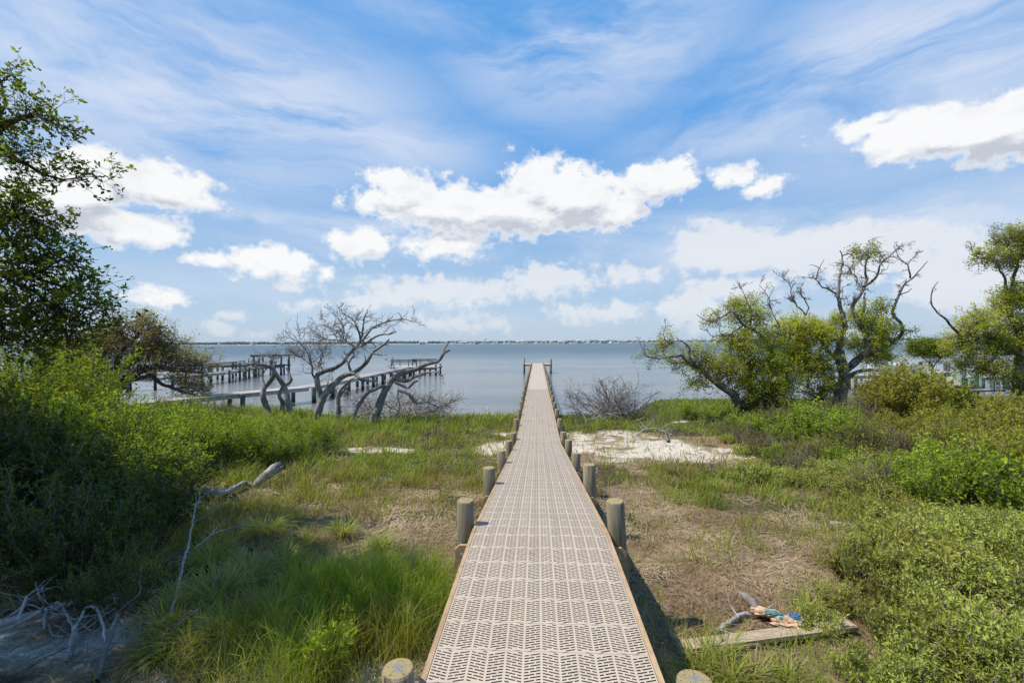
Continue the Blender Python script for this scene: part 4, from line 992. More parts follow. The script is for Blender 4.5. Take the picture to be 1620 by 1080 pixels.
# --- near oak at the left edge, its trunk outside the frame
def near_oak():
    Y0 = 8.2; e = lambda pts, r0, r1, dY=(0, 0): (limb(CE, pts, Y0, dY, .02, .15), r0, r1)
    tr = refine([(-14.5, 8.6, .9), (-14.2, 8.5, 3.2), (-13.4, 8.4, 5.2), (-13.0, 8.3, 7.6), (-12.6, 8.2, 10)], .4, .04)
    lim = [(tr, .42, .15),
           (refine([(-13.2, 8.35, 6.5), (-11, 8.3, 7.6), tuple(P(*CE(0, 260), Y0))], .3, .04), .13, .05), e([(0, 260), (60, 225), (110, 215), (160, 225), (225, 268)], .05, .008, (0, -.3)),
           e([(0, 258), (20, 180), (10, 110), (35, 70)], .035, .008, (0, .4)),
           (refine([(-13.4, 8.35, 5.3), (-11, 8.2, 6.2), tuple(P(*CE(0, 340), Y0))], .3, .04), .12, .05), e([(0, 340), (60, 355), (130, 395), (220, 425), (290, 412), (345, 418)], .04, .006, (0, .2)),
           (refine([(-13.5, 8.4, 5.0), (-11.3, 8.0, 5.3), tuple(P(*CE(0, 560), Y0))], .3, .04), .15, .06), e([(0, 560), (60, 540), (130, 560), (200, 580)], .04, .008, (0, -.3)), e([(0, 555), (60, 500), (110, 480)], .03, .006, (0, .3)),
           (refine([(-13.6, 8.4, 4.6), (-11.3, 8.5, 4.5), tuple(P(*CE(0, 730), Y0))], .3, .04), .15, .06), e([(0, 730), (80, 735), (160, 760), (230, 790), (310, 830), (400, 842)], .045, .006, (0, .4)), e([(90, 735), (180, 700), (240, 690), (290, 675)], .03, .006, (.1, -.3)),
           e([(0, 735), (100, 790), (200, 850), (290, 880)], .04, .008, (0, -.4)), e([(0, 900), (120, 890), (240, 930)], .04, .01, (0, .5)),
           (refine([(-13.6, 8.4, 4.2), (-11.3, 8.6, 3.4), tuple(P(*CE(0, 900), Y0))], .3, .04), .13, .05)]
    bl = []
    def B(a, b, rx, ry, n, tv=.35): bl.append((a, b, rx, ry, n, tv))
    for q in [(25, 95, 26, 30, 5), (-20, 150, 60, 45, 10), (60, 200, 70, 24, 15, .6), (150, 225, 60, 16, 11), (205, 262, 28, 12, 5), (20, 230, 60, 30, 10, .6), (20, 300, 60, 25, 10), (60, 335, 60, 20, 9), (130, 390, 70, 24, 14), (215, 425, 50, 16, 9), (310, 415, 38, 12, 7),
              (50, 480, 70, 28, 16, .5), (60, 540, 90, 40, 28, .55), (150, 570, 60, 45, 18, .5), (90, 620, 90, 40, 26, .45), (40, 690, 70, 45, 20, .3), (150, 700, 80, 30, 20, .2), (240, 690, 55, 26, 12), (170, 760, 100, 30, 24, .2), (270, 780, 60, 40, 16), (350, 840, 70, 16, 12),
              (60, 790, 90, 40, 24, .2), (180, 850, 110, 40, 34, .25), (60, 880, 110, 50, 40, .4), (200, 910, 100, 34, 24, .35), (280, 880, 50, 26, 8), (60, 960, 110, 40, 36, .3), (180, 960, 70, 30, 14, .3), (-80, 560, 100, 120, 24, .4), (-90, 800, 100, 120, 24, .4), (-90, 260, 90, 100, 14, .4)]: B(*(q[:4]+(max(2, int(q[4]*.36)),)+q[5:]))
    t = make_tree('near_live_oak', 'large dark live oak at the left edge, leafy branches reaching into the sky', 'tree', lim, leafm='near_leaf', barkm='bark_dark', twm='bark_dark', cv=CE, Y=Y0, blobs=bl,
                  leaf=(.085, 6, .03), twigs=(4, .36), tw2=(3, .17), twr=.006, yspr=.9, sides=10)
    # the rest of its crown, outside the frame, shaped to shade the lower left
    base = np.array(t.location)
    N = 2600; c = np.array([-11.8, 5.0, 10.2]); u = unit(rng.normal(0, 1, (N, 3)))*(.35+.65*rng.random((N, 1))**.6); p = c+u*np.array([4.4, 2.4, 3.6])
    p = p[fbm(p[:, 0]*.9, p[:, 1]*.9+p[:, 2]*.7) > .40]
    p2 = np.array([-15.0, 8.2, 8.0])+unit(rng.normal(0, 1, (1500, 3)))*(.3+.7*rng.random((1500, 1))**.6)*np.array([2.8, 2.3, 2.7]); p = np.vstack([p, p2[fbm(p2[:, 0]*.9, p2[:, 1]*.9) > .38]])
    p = p[p[:, 0] < -(p[:, 1]*1.13+.9)]
    V, Fq, tn = leafcloud(p, .2, 6, .22, .6); mesh_np('foliage', V, [Fq], M['near_leaf'], t, tint=tn, origin=base)
    s = np.array([[-13.0, 8.3, 7.5]]).repeat(60, 0); tg = p[rng.integers(0, len(p), 60)]
    tt = np.linspace(0, 1, 7)[None, :, None]; A = s[:, None]*(1-tt)+tg[:, None]*tt+rng.normal(0, .06, (60, 7, 3))
    V, Fq = tubes_arr(A, np.linspace(.09, .02, 7)[None]*np.ones((60, 1)), 5); mesh_np('branches', V, [Fq], M['bark_dark'], t, origin=base)
near_oak()

# ------------------------------------------------------------------ shrubs
def shrub_proto(name, label, cat, leafm, stems, hgt, rad, leaf, nl, group, stemm='twig', lean=.25, twig=.35, seed_tint=.55, ratio=.32, tw=5, lo=.25):
    t = thing(name, label, cat, (0, 0, 0), 0, group)
    a = rng.random(stems)*6.283; rr = rad*np.sqrt(rng.random(stems)); b = np.stack([rr*np.cos(a)*.5, rr*np.sin(a)*.5, np.full(stems, -.05)], -1)
    d = np.stack([np.cos(a)*rr/rad*.9, np.sin(a)*rr/rad*.9, np.full(stems, 1.1)], -1); hh = hgt*(1-.35*(rr/rad)**2)*(.75+.4*rng.random(stems))
    A, r = grow(b, d, hh*1.08, .014, .005, 7, .12, .05)
    s2, d2, r2, mi = spawn(A, r, tw, lo, .55); d2[:, 2] = np.abs(d2[:, 2])*.7+.35; B, rb = grow(s2, d2, twig*(.5+rng.random(len(s2))), .006, .003, 4, .15, .12)
    V, Fq = tubes(list(A)+list(B), list(r)+list(rb), 3); mesh_np('stems', V, [Fq], M[stemm], t)
    # leaves along twigs
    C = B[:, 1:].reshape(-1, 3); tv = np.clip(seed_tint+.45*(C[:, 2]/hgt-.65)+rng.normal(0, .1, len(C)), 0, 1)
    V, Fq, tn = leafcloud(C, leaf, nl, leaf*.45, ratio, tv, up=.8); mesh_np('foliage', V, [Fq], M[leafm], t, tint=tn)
    return t
def scatter(protos, spots, labels, group):
    """spots: (x, y, scale). Protos are used first, then copied"""
    for i, (x, y, sc) in enumerate(spots):
        z = float(gz(x, y)); lab = labels(x, y) if callable(labels) else labels; rz = float(rng.random()*6.28)
        s3 = (sc*float(rng.uniform(.9, 1.15)), sc*float(rng.uniform(.9, 1.15)), sc*float(rng.uniform(.8, 1.15)))
        if i < len(protos):
            o = protos[i]; o.location = (x, y, z); o.rotation_euler = (0, 0, rz); o.scale = s3; o['label'] = lab; o['group'] = group
        else: copy_tree(protos[int(rng.integers(len(protos)))], (x, y, z), rz, s3, lab, group)
gA = 'bright green shrubs banked left of the boardwalk'
pA = [shrub_proto('leafy_shrub', 'x', 'shrub', 'shrub_leaf', 55, 1.45, .95, .082, 4, gA, ratio=.42, lo=.4) for _ in range(4)]
sp = []
for px, py, sc in [(130, 735, 1.2), (185, 700, 1.1), (240, 690, 1.15), (290, 700, 1.15), (340, 705, 1.15), (395, 708, 1.1), (440, 712, 1.05), (490, 712, .95), (160, 760, 1.2), (215, 745, 1.15), (270, 740, 1.1), (320, 735, 1.1), (365, 728, .9), (415, 728, .95), (465, 728, .85),
                   (110, 800, 1.2), (180, 805, 1.1), (250, 790, 1.05), (235, 785, .8), (60, 850, 1.3), (150, 860, 1.1), (230, 845, 1.0), (20, 900, 1.2), (100, 915, 1.0), (180, 960, .62), (190, 900, .8), (20, 800, 1.4), (50, 760, 1.4), (505, 700, .7)]:
    g_ = G(px, py+8); sp.append((g_[0], g_[1], sc*(.78 if g_[1] > 12.5 else (.9 if g_[1] > 8 else .72))))
spS = [q for q in sp if (q[1] < 9.4)]; sp = [q for q in sp if q[1] >= 9.4]
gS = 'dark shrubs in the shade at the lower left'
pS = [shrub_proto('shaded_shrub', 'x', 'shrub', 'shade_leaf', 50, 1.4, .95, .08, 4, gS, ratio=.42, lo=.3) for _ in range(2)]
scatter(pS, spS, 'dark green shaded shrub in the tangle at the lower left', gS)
scatter(pA, sp, 'bright green leafy shrub in the sunlit bank left of the boardwalk', gA)
gB = 'brownish olive shrubs behind the left bank'
pB = [shrub_proto('brown_shrub', 'x', 'shrub', 'shrub_brown', 45, 1.15, .95, .075, 3, gB, twig=.4) for _ in range(2)]
sp = []
for px, Y, sc in [(150, 22, 1.2), (190, 21, 1.1), (235, 23, 1.0), (285, 22, 1.1), (330, 22, .95), (120, 20, 1.3), (80, 19, 1.4), (375, 24, .7), (60, 24, 1.3), (20, 22, 1.5)]:
    x, y = Pd(px, Y); sp.append((x, y, sc))
scatter(pB, sp, 'thin brownish olive shrub between the bright bank and the left dock', gB)
gC = 'tall yellow-green bushes at the left edge'
pC = [shrub_proto('tall_bush', 'x', 'bush', 'bush_leaf', 75, 2.9, 1.2, .10, 4, gC, twig=.5, tw=6, ratio=.5, lo=.4) for _ in range(2)]
sp = [(-12.6, 11.4, .9), (-11.8, 10.2, .75), (-14.6, 12.8, 1.0), (-15.6, 14.8, 1.1), (-17.2, 17.5, 1.0), (-10.2, 8.4, .72), (-9.2, 7.0, .6)]
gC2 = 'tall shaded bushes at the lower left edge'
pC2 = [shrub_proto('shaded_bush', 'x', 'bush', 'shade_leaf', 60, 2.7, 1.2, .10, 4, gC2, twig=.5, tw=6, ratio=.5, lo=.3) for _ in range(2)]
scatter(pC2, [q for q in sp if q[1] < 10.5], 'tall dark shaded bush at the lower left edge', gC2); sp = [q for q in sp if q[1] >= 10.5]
scatter(pC, sp, 'tall yellow-green bush at the left edge under the near oak', gC)
# right side
gD = 'yellow-green thickets on the right bank'
pD = [shrub_proto('thicket_bush', 'x', 'bush', 'shrub_olive', 36, 1.2, 1.0, .085, 5, gD, twig=.35, tw=7, stemm='twig_pale', ratio=.5, lo=.35) for _ in range(3)]
sp = []
for px, py, sc in [(1560, 705, 1.2), (1600, 690, 1.3), (1510, 700, 1.1), (1470, 690, 1.0), (1540, 735, 1.15), (1590, 740, 1.2), (1640, 720, 1.3), (1500, 725, 1.0), (1560, 765, 1.05), (1610, 780, 1.1), (1450, 712, .85), (1420, 690, .8), (1380, 690, .8), (1340, 690, .7), (1600, 665, 1.3),
                   (1550, 662, 1.2), (1500, 668, .9), (1660, 680, 1.3), (1400, 668, .6), (1290, 690, .7), (1250, 684, .7), (1650, 760, 1.2)]:
    g_ = G(px, py+6); sp.append((g_[0], g_[1], sc*.68))
scatter(pD, sp, lambda x, y: 'yellow-green twiggy bush in the thicket at the right edge' if x/y > .9 else 'low yellow-green bush below the right oaks', gD)
gE = 'bright green shrubs in the right middle ground'
pE = [shrub_proto('green_shrub', 'x', 'shrub', 'shrub_leaf', 45, 1.0, .8, .08, 4, gE, twig=.3, ratio=.45, lo=.35) for _ in range(3)]
sp = []
for px, py, sc in [(1270, 702, 1.1), (1310, 706, 1.05), (1245, 712, .8), (1345, 715, .85), (1190, 690, .7), (1160, 682, .6), (1480, 775, .9), (1510, 790, 1.0), (1450, 790, .8), (1540, 800, .9), (1480, 812, .85), (1330, 740, .6), (1225, 735, .5), (1570, 820, 1.0), (1610, 830, 1.0), (1120, 668, .7), (1090, 664, .6), (1145, 662, .8)]:
    g_ = G(px, py); sp.append((g_[0], g_[1], sc))
scatter(pE, sp, lambda x, y: 'bright green leafy shrub beyond the dry ground on the right' if y > 12 else 'dark green leafy shrub among the grey-green plants on the right', gE)
gG = 'dry brown shrubs among the green on the right'
pG = [shrub_proto('dry_shrub', 'x', 'shrub', 'shrub_brown', 40, .95, .8, .06, 2, gG, twig=.3, lo=.3) for _ in range(2)]
sp = []
for px, py, sc in [(1180, 705, .8), (1215, 722, .9), (1355, 700, .9), (1385, 725, 1.0), (1430, 740, .9), (1330, 722, .8), (1290, 735, .8), (1250, 750, .7), (1400, 790, .8), (1520, 770, .9), (1575, 790, .9), (1480, 740, 1.0), (1350, 665, 1.0), (1300, 668, 1.0), (1260, 672, .9), (1225, 678, .9), (1600, 810, .9), (1150, 690, .6), (460, 700, .8), (520, 690, .6)]:
    g_ = G(px, py); sp.append((g_[0], g_[1], sc))
scatter(pG, sp, lambda x, y: 'dry brownish shrub among the green shrubs on the right' if x > 0 else 'dry brownish shrub poking out of the bright left bank', gG)
# big yellow bush below the tall oak
t = shrub_proto('yellow_bush', 'wide yellow-green bush between the tall right oak and the green posts', 'bush', 'shrub_olive', 90, 1.9, 1.9, .12, 5, 'x', twig=.6, tw=9, ratio=.5, lo=.35, stemm='twig_pale', seed_tint=.7)
del t['group']; g_ = G(1432, 662); t.location = (g_[0], g_[1], g_[2]-.1)
# low grey-green plants, right foreground
gF = 'knee-high grey-green plants covering the right foreground'
pF = [shrub_proto('leafy_plant', 'x', 'plant', 'cover_leaf', 34, .37, .52, .046, 4, gF, twig=.17, lo=.3, ratio=.36, tw=6) for _ in range(4)]
sp = []
k = 0
while len(sp) < 275:
    x = rng.uniform(2.8, 15); y = rng.uniform(4.2, 15); 
    edge = float(np.interp(y, [4, 5, 8, 10, 12, 15], [3.7, 3.9, 5.7, 6.0, 5.6, 6.6]))
    n_ = float(fbm(x*.6, y*.6+3))
    if x < edge+2.2*(.5-n_)+.35*abs(rng.normal()): continue
    if x > 1.2*y+1: continue
    if n_ < .34 or (1.2 < x < 4.7 and 4.3 < y < 6.9): continue
    if y > 11.5 and x < 9: continue
    sp.append((x, y, float(rng.uniform(.5, 1.25))))
for px, py, s in [(1400, 1062, .65), (1430, 965, .8), (1430, 1010, .8), (1460, 1045, 1.0), (1500, 1075, 1.1), (1560, 1065, 1.2), (1400, 915, .6), (1350, 1075, .45), (1450, 960, .9), (1480, 1010, 1.2), (1540, 1020, 1.1), (1405, 1085, .9), (1290, 1000, .6), (1330, 960, .7), (1150, 700, .8), (1180, 720, .9), (1200, 745, .8), (1240, 765, .8), (1290, 770, 1.0), (1340, 790, 1.0), (1390, 770, 1.1), (1360, 750, 1), (1420, 745, 1.1), (1300, 745, .9), (1260, 740, .8), (1210, 760, .7), (1330, 765, 1), (1410, 775, 1), (1440, 760, 1.1)]:
    g_ = G(px, py); sp.append((g_[0], g_[1], s))
scatter(pF, sp, 'low grey-green leafy plant in the ground cover right of the dry straw', gF)
# one little bright plant left of the deck
t = shrub_proto('bright_seedling', 'small bright green broad-leaved plant beside the deck at the bottom, left of the boardwalk', 'plant', 'shrub_leaf', 12, .55, .3, .07, 4, 'x', twig=.12, seed_tint=.95)
del t['group']; g_ = G(505, 1062); t.location = tuple(g_)

# ------------------------------------------------------------------ dead bush, brush, driftwood
def bush_dead():
    c = P(972, 655, 25.4); c[2] = float(gz(c[0], c[1])); t = thing('dead_bush', 'round tangle of bare silver-grey twigs at the water edge right of the boardwalk', 'dead bush', tuple(c))
    n = 70; a = rng.random(n)*6.283; d = np.stack([np.cos(a)*rng.uniform(.3, 1.3, n), np.sin(a)*rng.uniform(.3, 1.3, n), rng.uniform(.25, 1.2, n)], -1)
    d[:, 0] += .25
    A, r = grow(np.array([[-.5, 0, 0]])+rng.normal(0, .5, (n, 3))*[1.6, 1, .0], d, rng.uniform(1.4, 2.4, n), .028, .01, 8, .14, .0)
    s, d, rr, _ = spawn(A, r, 7, .3, .5); B, rb = grow(s, d, rng.uniform(.4, .9, len(s)), .010, .006, 6, .2)
    s, d, rr, _ = spawn(B, rb, 4, .2, .6); C, rc = grow(s, d, rng.uniform(.2, .5, len(s)), .006, .004, 4, .2)
    V, Fq = tubes(list(A), list(r), 5); mesh_np('limbs', V, [Fq], M['twig_pale'], t)
    V, Fq = tubes(list(B)+list(C), list(rb)+list(rc), 3); mesh_np('twigs', V, [Fq], M['twig_pale'], t)
    n = 14; d = np.stack([rng.uniform(-1.2, -.3, n), rng.normal(0, .3, n), rng.uniform(.5, 1.2, n)], -1)
    A, r = grow(np.tile([[.3, 0, 0]], (n, 1))+rng.normal(0, .3, (n, 3))*[1, 1, 0], d, rng.uniform(1.8, 2.6, n), .035, .01, 9, .1, -.02)
    s, d, rr, _ = spawn(A, r, 6, .4, .4); B, rb = grow(s, d, rng.uniform(.2, .5, len(s)), .008, .005, 4, .2)
    V, Fq = tubes(list(A)+list(B), list(r)+list(rb), 4); mesh_np('dark_limbs', V, [Fq], M['twig'], t)
bush_dead()
def sticks(name, label, cat, px0, py0, px1, py1, n, L, r, mat, h=.25, Yf=None, flat=.25):
    c = G((px0+px1)/2, (py0+py1)/2); t = []
    S = []
    for i in range(n):
        px = rng.uniform(px0, px1); py = rng.uniform(py0, py1); g_ = G(px, py); g_[2] += rng.random()**2*h; S.append(g_)
    S = np.array(S); d = rng.normal(0, 1, (n, 3))*[1, .6, flat]; A, rr = grow(S, d, L*(.4+.9*rng.random(n)), r*(.5+.8*rng.random(n)), r*.35, 6, .18)
    A[:, :, 2] = np.maximum(A[:, :, 2], gz(A[:, :, 0], A[:, :, 1])+.01)
    s, d, r2, _ = spawn(A, rr, 2, .4, .6); B, rb = grow(s, d, L*.35*(.4+rng.random(len(s))), r*.35, r*.2, 4, .2)
    V, Fq = tubes(list(A)+list(B), list(rr)+list(rb), 4); o = mesh_np(name, V, [Fq], M[mat], origin=c); o.location = tuple(c)
    return tag(o, label, cat)
sticks('brush_pile', 'tangled pile of grey fallen branches under the dead oaks at the waterline', 'brush pile', 560, 650, 705, 666, 420, 1.5, .034, 'twig_pale', 1.15)
sticks('dead_twigs', 'mess of thin dead sticks on the sand in the lower left shade', 'sticks', 0, 950, 320, 1065, 80, .8, .007, 'twig_pale', .15)
sticks('root_tangle', 'dark root tangle in the green plants on the right', 'dead roots', 1330, 770, 1375, 800, 50, .7, .014, 'twig', .3)
sticks('stick_heap', 'pale heap of dead sticks under the thicket near the right edge', 'sticks', 1510, 735, 1570, 752, 46, .9, .014, 'twig_pale', .25)
sticks('twig_litter', 'scattered pale twigs in the shaded grass left of the boardwalk', 'sticks', 330, 850, 470, 960, 40, .7, .006, 'twig_pale', .2)
sticks('shore_wrack', 'dark line of stranded seaweed and sticks along the shore left of the boardwalk', 'wrack', 600, 653, 830, 660, 260, .4, .02, 'bark_dark', .04, flat=.05)
sticks('oyster_wrack', 'dark line of debris along the shore right of the boardwalk', 'wrack', 880, 652, 950, 662, 90, .3, .02, 'bark_dark', .04, flat=.05)
sticks('bank_sticks', 'dark snag of dead wood at the edge of the grassy mound on the right', 'sticks', 1110, 664, 1150, 676, 50, .8, .03, 'twig', .15)
def drift(name, label, cat, pts, rads_, mat='drift', lift=.05, sides=10, br=None, step=.08):
    W_ = []
    for q in pts:
        g_ = G(q[0], q[1]); g_[2] += lift+(q[2] if len(q) > 2 else 0); W_.append(g_)
    A = refine(W_, step, .006); rr = np.interp(np.linspace(0, 1, len(A)), np.linspace(0, 1, len(rads_)), rads_)
    c = W_[0]; rr = rr*(1+.22*(vn(np.arange(len(A))*.9, np.full(len(A), pts[0][0]*.37))-.5)*2)
    V, Fq = tubes([A], [rr], sides, .16); VV = [V]; FF = [Fq]; off = len(V)
    if br:
        s, d, r2, _ = spawn(A[None], rr[None], br[0], .2, .8); B, rb = grow(s, d, br[1]*(.4+rng.random(len(s))), np.minimum(r2*.6, .02), .004, 6, .25)
        s, d, r2, _ = spawn(B, rb, 2, .3, .7); C, rc = grow(s, d, br[1]*.4*(.4+rng.random(len(s))), .005, .003, 4, .25)
        V, Fq = tubes(list(B)+list(C), list(rb)+list(rc), 5); VV.append(V); FF.append(Fq+off)
    o = mesh_np(name, np.concatenate(VV), FF, M[mat], smooth=True, origin=c); o.location = tuple(c); return tag(o, label, cat)
# flared pale driftwood: built flat and ribbed
p0 = G(318, 786); p1 = G(352, 786); p2 = G(385, 772)
q = [p0+[0, 0, .12], p1+[0, 0, .10], p2+[0, 0, .14]]
Yd = p2[1]; q += [P(400, 768, Yd+.05), P(420, 752, Yd+.15), P(441, 737, Yd+.25)]
A = refine(q, .05, .006); n = len(A); t_ = np.linspace(0, 1, n); rr = np.interp(t_, [0, .1, .2, .45, .6, .85, .97, 1], [.09, .12, .06, .045, .05, .12, .125, .07])
V, Fq = tubes([A], [rr], 20, .06); V = V.reshape(n, 20, 3); V[:, ::2] = V[:, ::2]*.90+A[:, None]*.10; V[:, :, 1] = (V[:, :, 1]-A[:, None, 1])*.5+A[:, None, 1]
ax_ = unit(A[-1]-A[-4]); V[-2] += ax_*(rng.random(20)*.14)[:, None]; V[-1] = A[-1]+(V[-2]-A[-1])*.55-ax_*.06
o = mesh_np('driftwood', V.reshape(-1, 3), [Fq], M['drift'], smooth=True, origin=p0); o.location = tuple(p0)
tag(o, 'bleached driftwood trunk with a flared ribbed end rising from the grass on the left', 'driftwood')
drift('white_sapling', 'thin white dead sapling leaning across the lower left shade', 'dead sapling', [(258, 1018, 0), (285, 955, .35), (303, 898, .62), (308, 850, .55), (318, 822, .45)], [.017, .015, .012, .009, .005], 'drift', .02, 7, (7, .5), .06)
drift('fallen_tree', 'long grey fallen trunk lying at the bottom left corner', 'fallen trunk', [(-60, 1010, 0), (40, 990, .05), (100, 975, .08), (150, 962, .05)], [.05, .045, .04, .025], 'twig_pale', .06, 10, (4, .6))
drift('curved_branch', 'pale thin branch curving along the sand in the lower left corner', 'dead branch', [(0, 1008, .02), (60, 988, .1), (90, 978, .12), (145, 970, .05)], [.02, .018, .016, .012], 'drift', .05, 8, (5, .4))
drift('hooked_branch', 'white arched branch shaped like a hook on the lower left sand', 'dead branch', [(100, 1050, 0), (115, 1022, .12), (135, 1000, .25), (152, 1000, .25), (163, 1020, .1), (163, 1036, 0)], [.012, .019, .017, .014, .012, .008], 'drift', .03, 8, None, .05)
drift('looped_branch', 'pale looping branch left of the hooked one on the lower left sand', 'dead branch', [(68, 1000, 0), (72, 984, .12), (90, 980, .18), (110, 1000, .1), (118, 1022, .05), (112, 1040, 0)], [.012, .015, .015, .016, .015, .01], 'drift', .03, 8, None, .05)
drift('brown_stake', 'brown leaning stick at the bottom left of the sand', 'stick', [(150, 1080, 0), (165, 1050, .12), (185, 1010, .25)], [.03, .028, .02], 'bark_live', .02, 7)
drift('dark_branch', 'short dark curved branch in the grass left of the boardwalk', 'dead branch', [(432, 970, 0), (426, 945, .05), (440, 925, .08), (447, 908, .06)], [.02, .03, .028, .018], 'twig', .05, 8, (2, .25))
drift('shade_branch', 'pale thin branch crossing the shaded grass below the driftwood', 'dead branch', [(305, 900, .2), (340, 878, .25), (385, 862, .22), (420, 858, .15)], [.012, .012, .012, .006], 'twig_pale', .1, 6, (6, .35))
drift('sand_driftwood', 'bleached branching driftwood at the edge of the white sand on the right', 'driftwood', [(1005, 690, 0), (1018, 684, .06), (1034, 682, .08), (1050, 686, .05), (1062, 690, .02)], [.02, .035, .04, .035, .02], 'drift', .05, 8, (22, .75))
drift('sand_stump', 'dark broken root standing at the right end of the white sand', 'root', [(1048, 684, .22), (1052, 692, .1), (1056, 700, 0)], [.02, .04, .06], 'twig', .05, 8, (9, .45))
drift('grey_log', 'short weathered log lying in the grass in the right middle ground', 'log', [(1336, 808, 0), (1355, 816, .03), (1374, 822, 0)], [.05, .07, .06], 'drift', .05, 10)
drift('forked_stick', 'small upright pale forked stick near the right log', 'stick', [(1397, 806, 0), (1405, 798, .1), (1408, 790, .2)], [.025, .02, .012], 'drift', .02, 7, (2, .15))
drift('bent_driftwood', 'grey bent driftwood limb lying above the plank on the right', 'driftwood', [(1164, 938, 0), (1176, 950, .02), (1188, 962, .04), (1197, 976, .05), (1208, 979, .04), (1225, 984, .04), (1240, 992, 0)], [.012, .035, .05, .042, .058, .04, .02], 'twig_pale', .03, 12, (5, .3))
drift('pale_root', 'pale curved root left of the bag on the right ground', 'root', [(1126, 1004, 0), (1150, 992, .04), (1175, 980, .05), (1195, 980, .03)], [.01, .026, .02, .03], 'drift', .02, 9, (3, .2))
drift('thin_stick', 'thin white stick crossing in front of the plank', 'stick', [(1126, 1003, .05), (1160, 1016, .05), (1200, 1030, .02)], [.008, .009, .005], 'drift', .03, 6)
drift('shadow_stick', 'thin grey stick lying in the shadow of the boardwalk on the right', 'stick', [(1008, 943, .02), (1030, 955, .03), (1060, 972, .02)], [.014, .013, .008], 'twig_pale', .03, 6)
drift('shadow_board', 'weathered grey slab in the boardwalk shadow at the bottom', 'slab', [(1056, 1000, 0), (1066, 1022, .01), (1078, 1042, 0)], [.02, .05, .02], 'twig_pale', .02, 6)
drift('mound_root', 'grey twisted root on the green slope at the right', 'root', [(1560, 1000, 0), (1530, 985, .04), (1500, 975, .02)], [.02, .03, .02], 'twig', .04, 7, (5, .3))
drift('shore_snag', 'small pale snag standing in the short grass at the left shore', 'snag', [(768, 664, 0), (771, 658, .25), (770, 654, .5)], [.04, .03, .015], 'drift', .02, 6, (2, .3))
drift('buried_plank', 'straw-coloured plank half hidden in grass on the right', 'plank', [(1310, 830, 0), (1345, 832, 0), (1372, 832, 0)], [.06, .07, .05], 'drift', .0, 5)
# plank
a = G(1080, 1032); b = G(1345, 1003); mb = MB(); d = b-a; L = np.linalg.norm(d); a[2] = b[2] = max(a[2], b[2])
mb.beam((0, 0, .04), tuple((b-a)+[0, 0, .05]), .155, .045); mb.beam((0, .0, .015), tuple((b-a)*.4+[0, 0, .015]), .17, .03)
o = mb.build('plank', wood('plank_wood', (.34, .245, .15), (.52, .40, .27), (2, 9, 2), 3, .85, .3, .1)); o.location = tuple(a+[0, 0, .03]); tag(o, 'long straw-coloured plank lying on the ground under the bag at the lower right', 'plank')
# wrapped bag
def bag():
    c = G(1243, 1002); t = thing('crumpled_bag', 'crumpled tan paper bag with blue and teal patches lying on the plank', 'bag', tuple(c+[0, 0, .11]), -.35)
    def crump(name, ctr, rad_, m, k=3.5, amp=.35, seed=0):
        n, q = 16, 22; V = []
        for i in range(n+1):
            th = math.pi*i/n
            for j in range(q):
                ph = 2*math.pi*j/q; d = np.array([math.sin(th)*math.cos(ph), math.sin(th)*math.sin(ph), math.cos(th)])
                f = 1+amp*(float(fbm(d[0]*k+seed, d[1]*k+d[2]*k*1.3))*2-1)*1.6; V.append(np.array(ctr)+d*np.array(rad_)*f)
        Fq = [(i*q+j, (i+1)*q+j, (i+1)*q+(j+1) % q, i*q+(j+1) % q) for i in range(n) for j in range(q)]
        mb = MB(); mb.add(V, Fq); return mb.build(name, m, t)
    tan = plain('tan_paper', (.60, .40, .26), .7, .25, 12); blue = plain('blue_print', (.05, .17, .40), .6, .3); teal = plain('teal_print', (.07, .30, .33), .6, .3)
    crump('paper_body', (0, 0, 0), (.15, .10, .075), tan, 4.5, .4, 2)
    crump('paper_neck', (-.20, .13, .02), (.16, .05, .045), tan, 5, .4, 7)
    crump('blue_patch', (.07, .06, .045), (.09, .045, .05), blue, 5, .3, 4); crump('teal_patch', (-.13, .085, .05), (.09, .028, .03), teal, 5, .3, 9); crump('teal_patch', (-.06, -.01, .062), (.03, .018, .015), teal, 5, .3, 12)
    mb = MB(); 
bag()

# ------------------------------------------------------------------ grass and straw
def blades(X, Yv, hgt, wid, lean, tint, droop=.5):
    N = len(X); z = gz(X, Yv); a = rng.random(N)*6.283; q = rng.random(N)*6.283
    d = np.stack([np.cos(a), np.sin(a), np.zeros(N)], -1); s = np.stack([np.cos(q), np.sin(q), np.zeros(N)], -1)
    b = np.stack([X, Yv, z-.01], -1); h = hgt[:, None]; w = wid[:, None]; l = lean[:, None]
    up = np.array([[0, 0, 1.]])
    m1 = b+up*h*.55+d*h*l*.35; tp = b+up*h*(1-.35*l)+d*h*l*1.0
    V = np.stack([b-s*w*.5, b+s*w*.5, m1+s*w*.42, m1-s*w*.42, tp], 1).reshape(-1, 3)
    i = np.arange(N)[:, None]*5
    return V, i+np.array([[0, 1, 2, 3]]), i+np.array([[3, 2, 4]]), np.clip(np.repeat(tint, 5)+np.tile([-.3, -.3, 0, 0, .12], N), 0, 1)
def field(N, ylo, yhi, pw=1.6, xl=-1.35, xr=1.35, pad=1.5):
    u = rng.random(N); y = (ylo**(1-pw)+(yhi**(1-pw)-ylo**(1-pw))*u)**(1/(1-pw)); x = rng.uniform(xl, xr, N)*y+rng.uniform(-pad, pad, N); return x, y
def on_pier(x, y): return np.abs(x-PA*y-.015) < .72
N = 420000; x, y = field(N, 3.4, 34, 1.25)
sand, green, dark = masks(x, y)
z = gz(x, y); tuft = fbm(x*2.6+4, y*2.6, 3); tuft2 = fbm(x*.9+7, y*.9+2, 3)
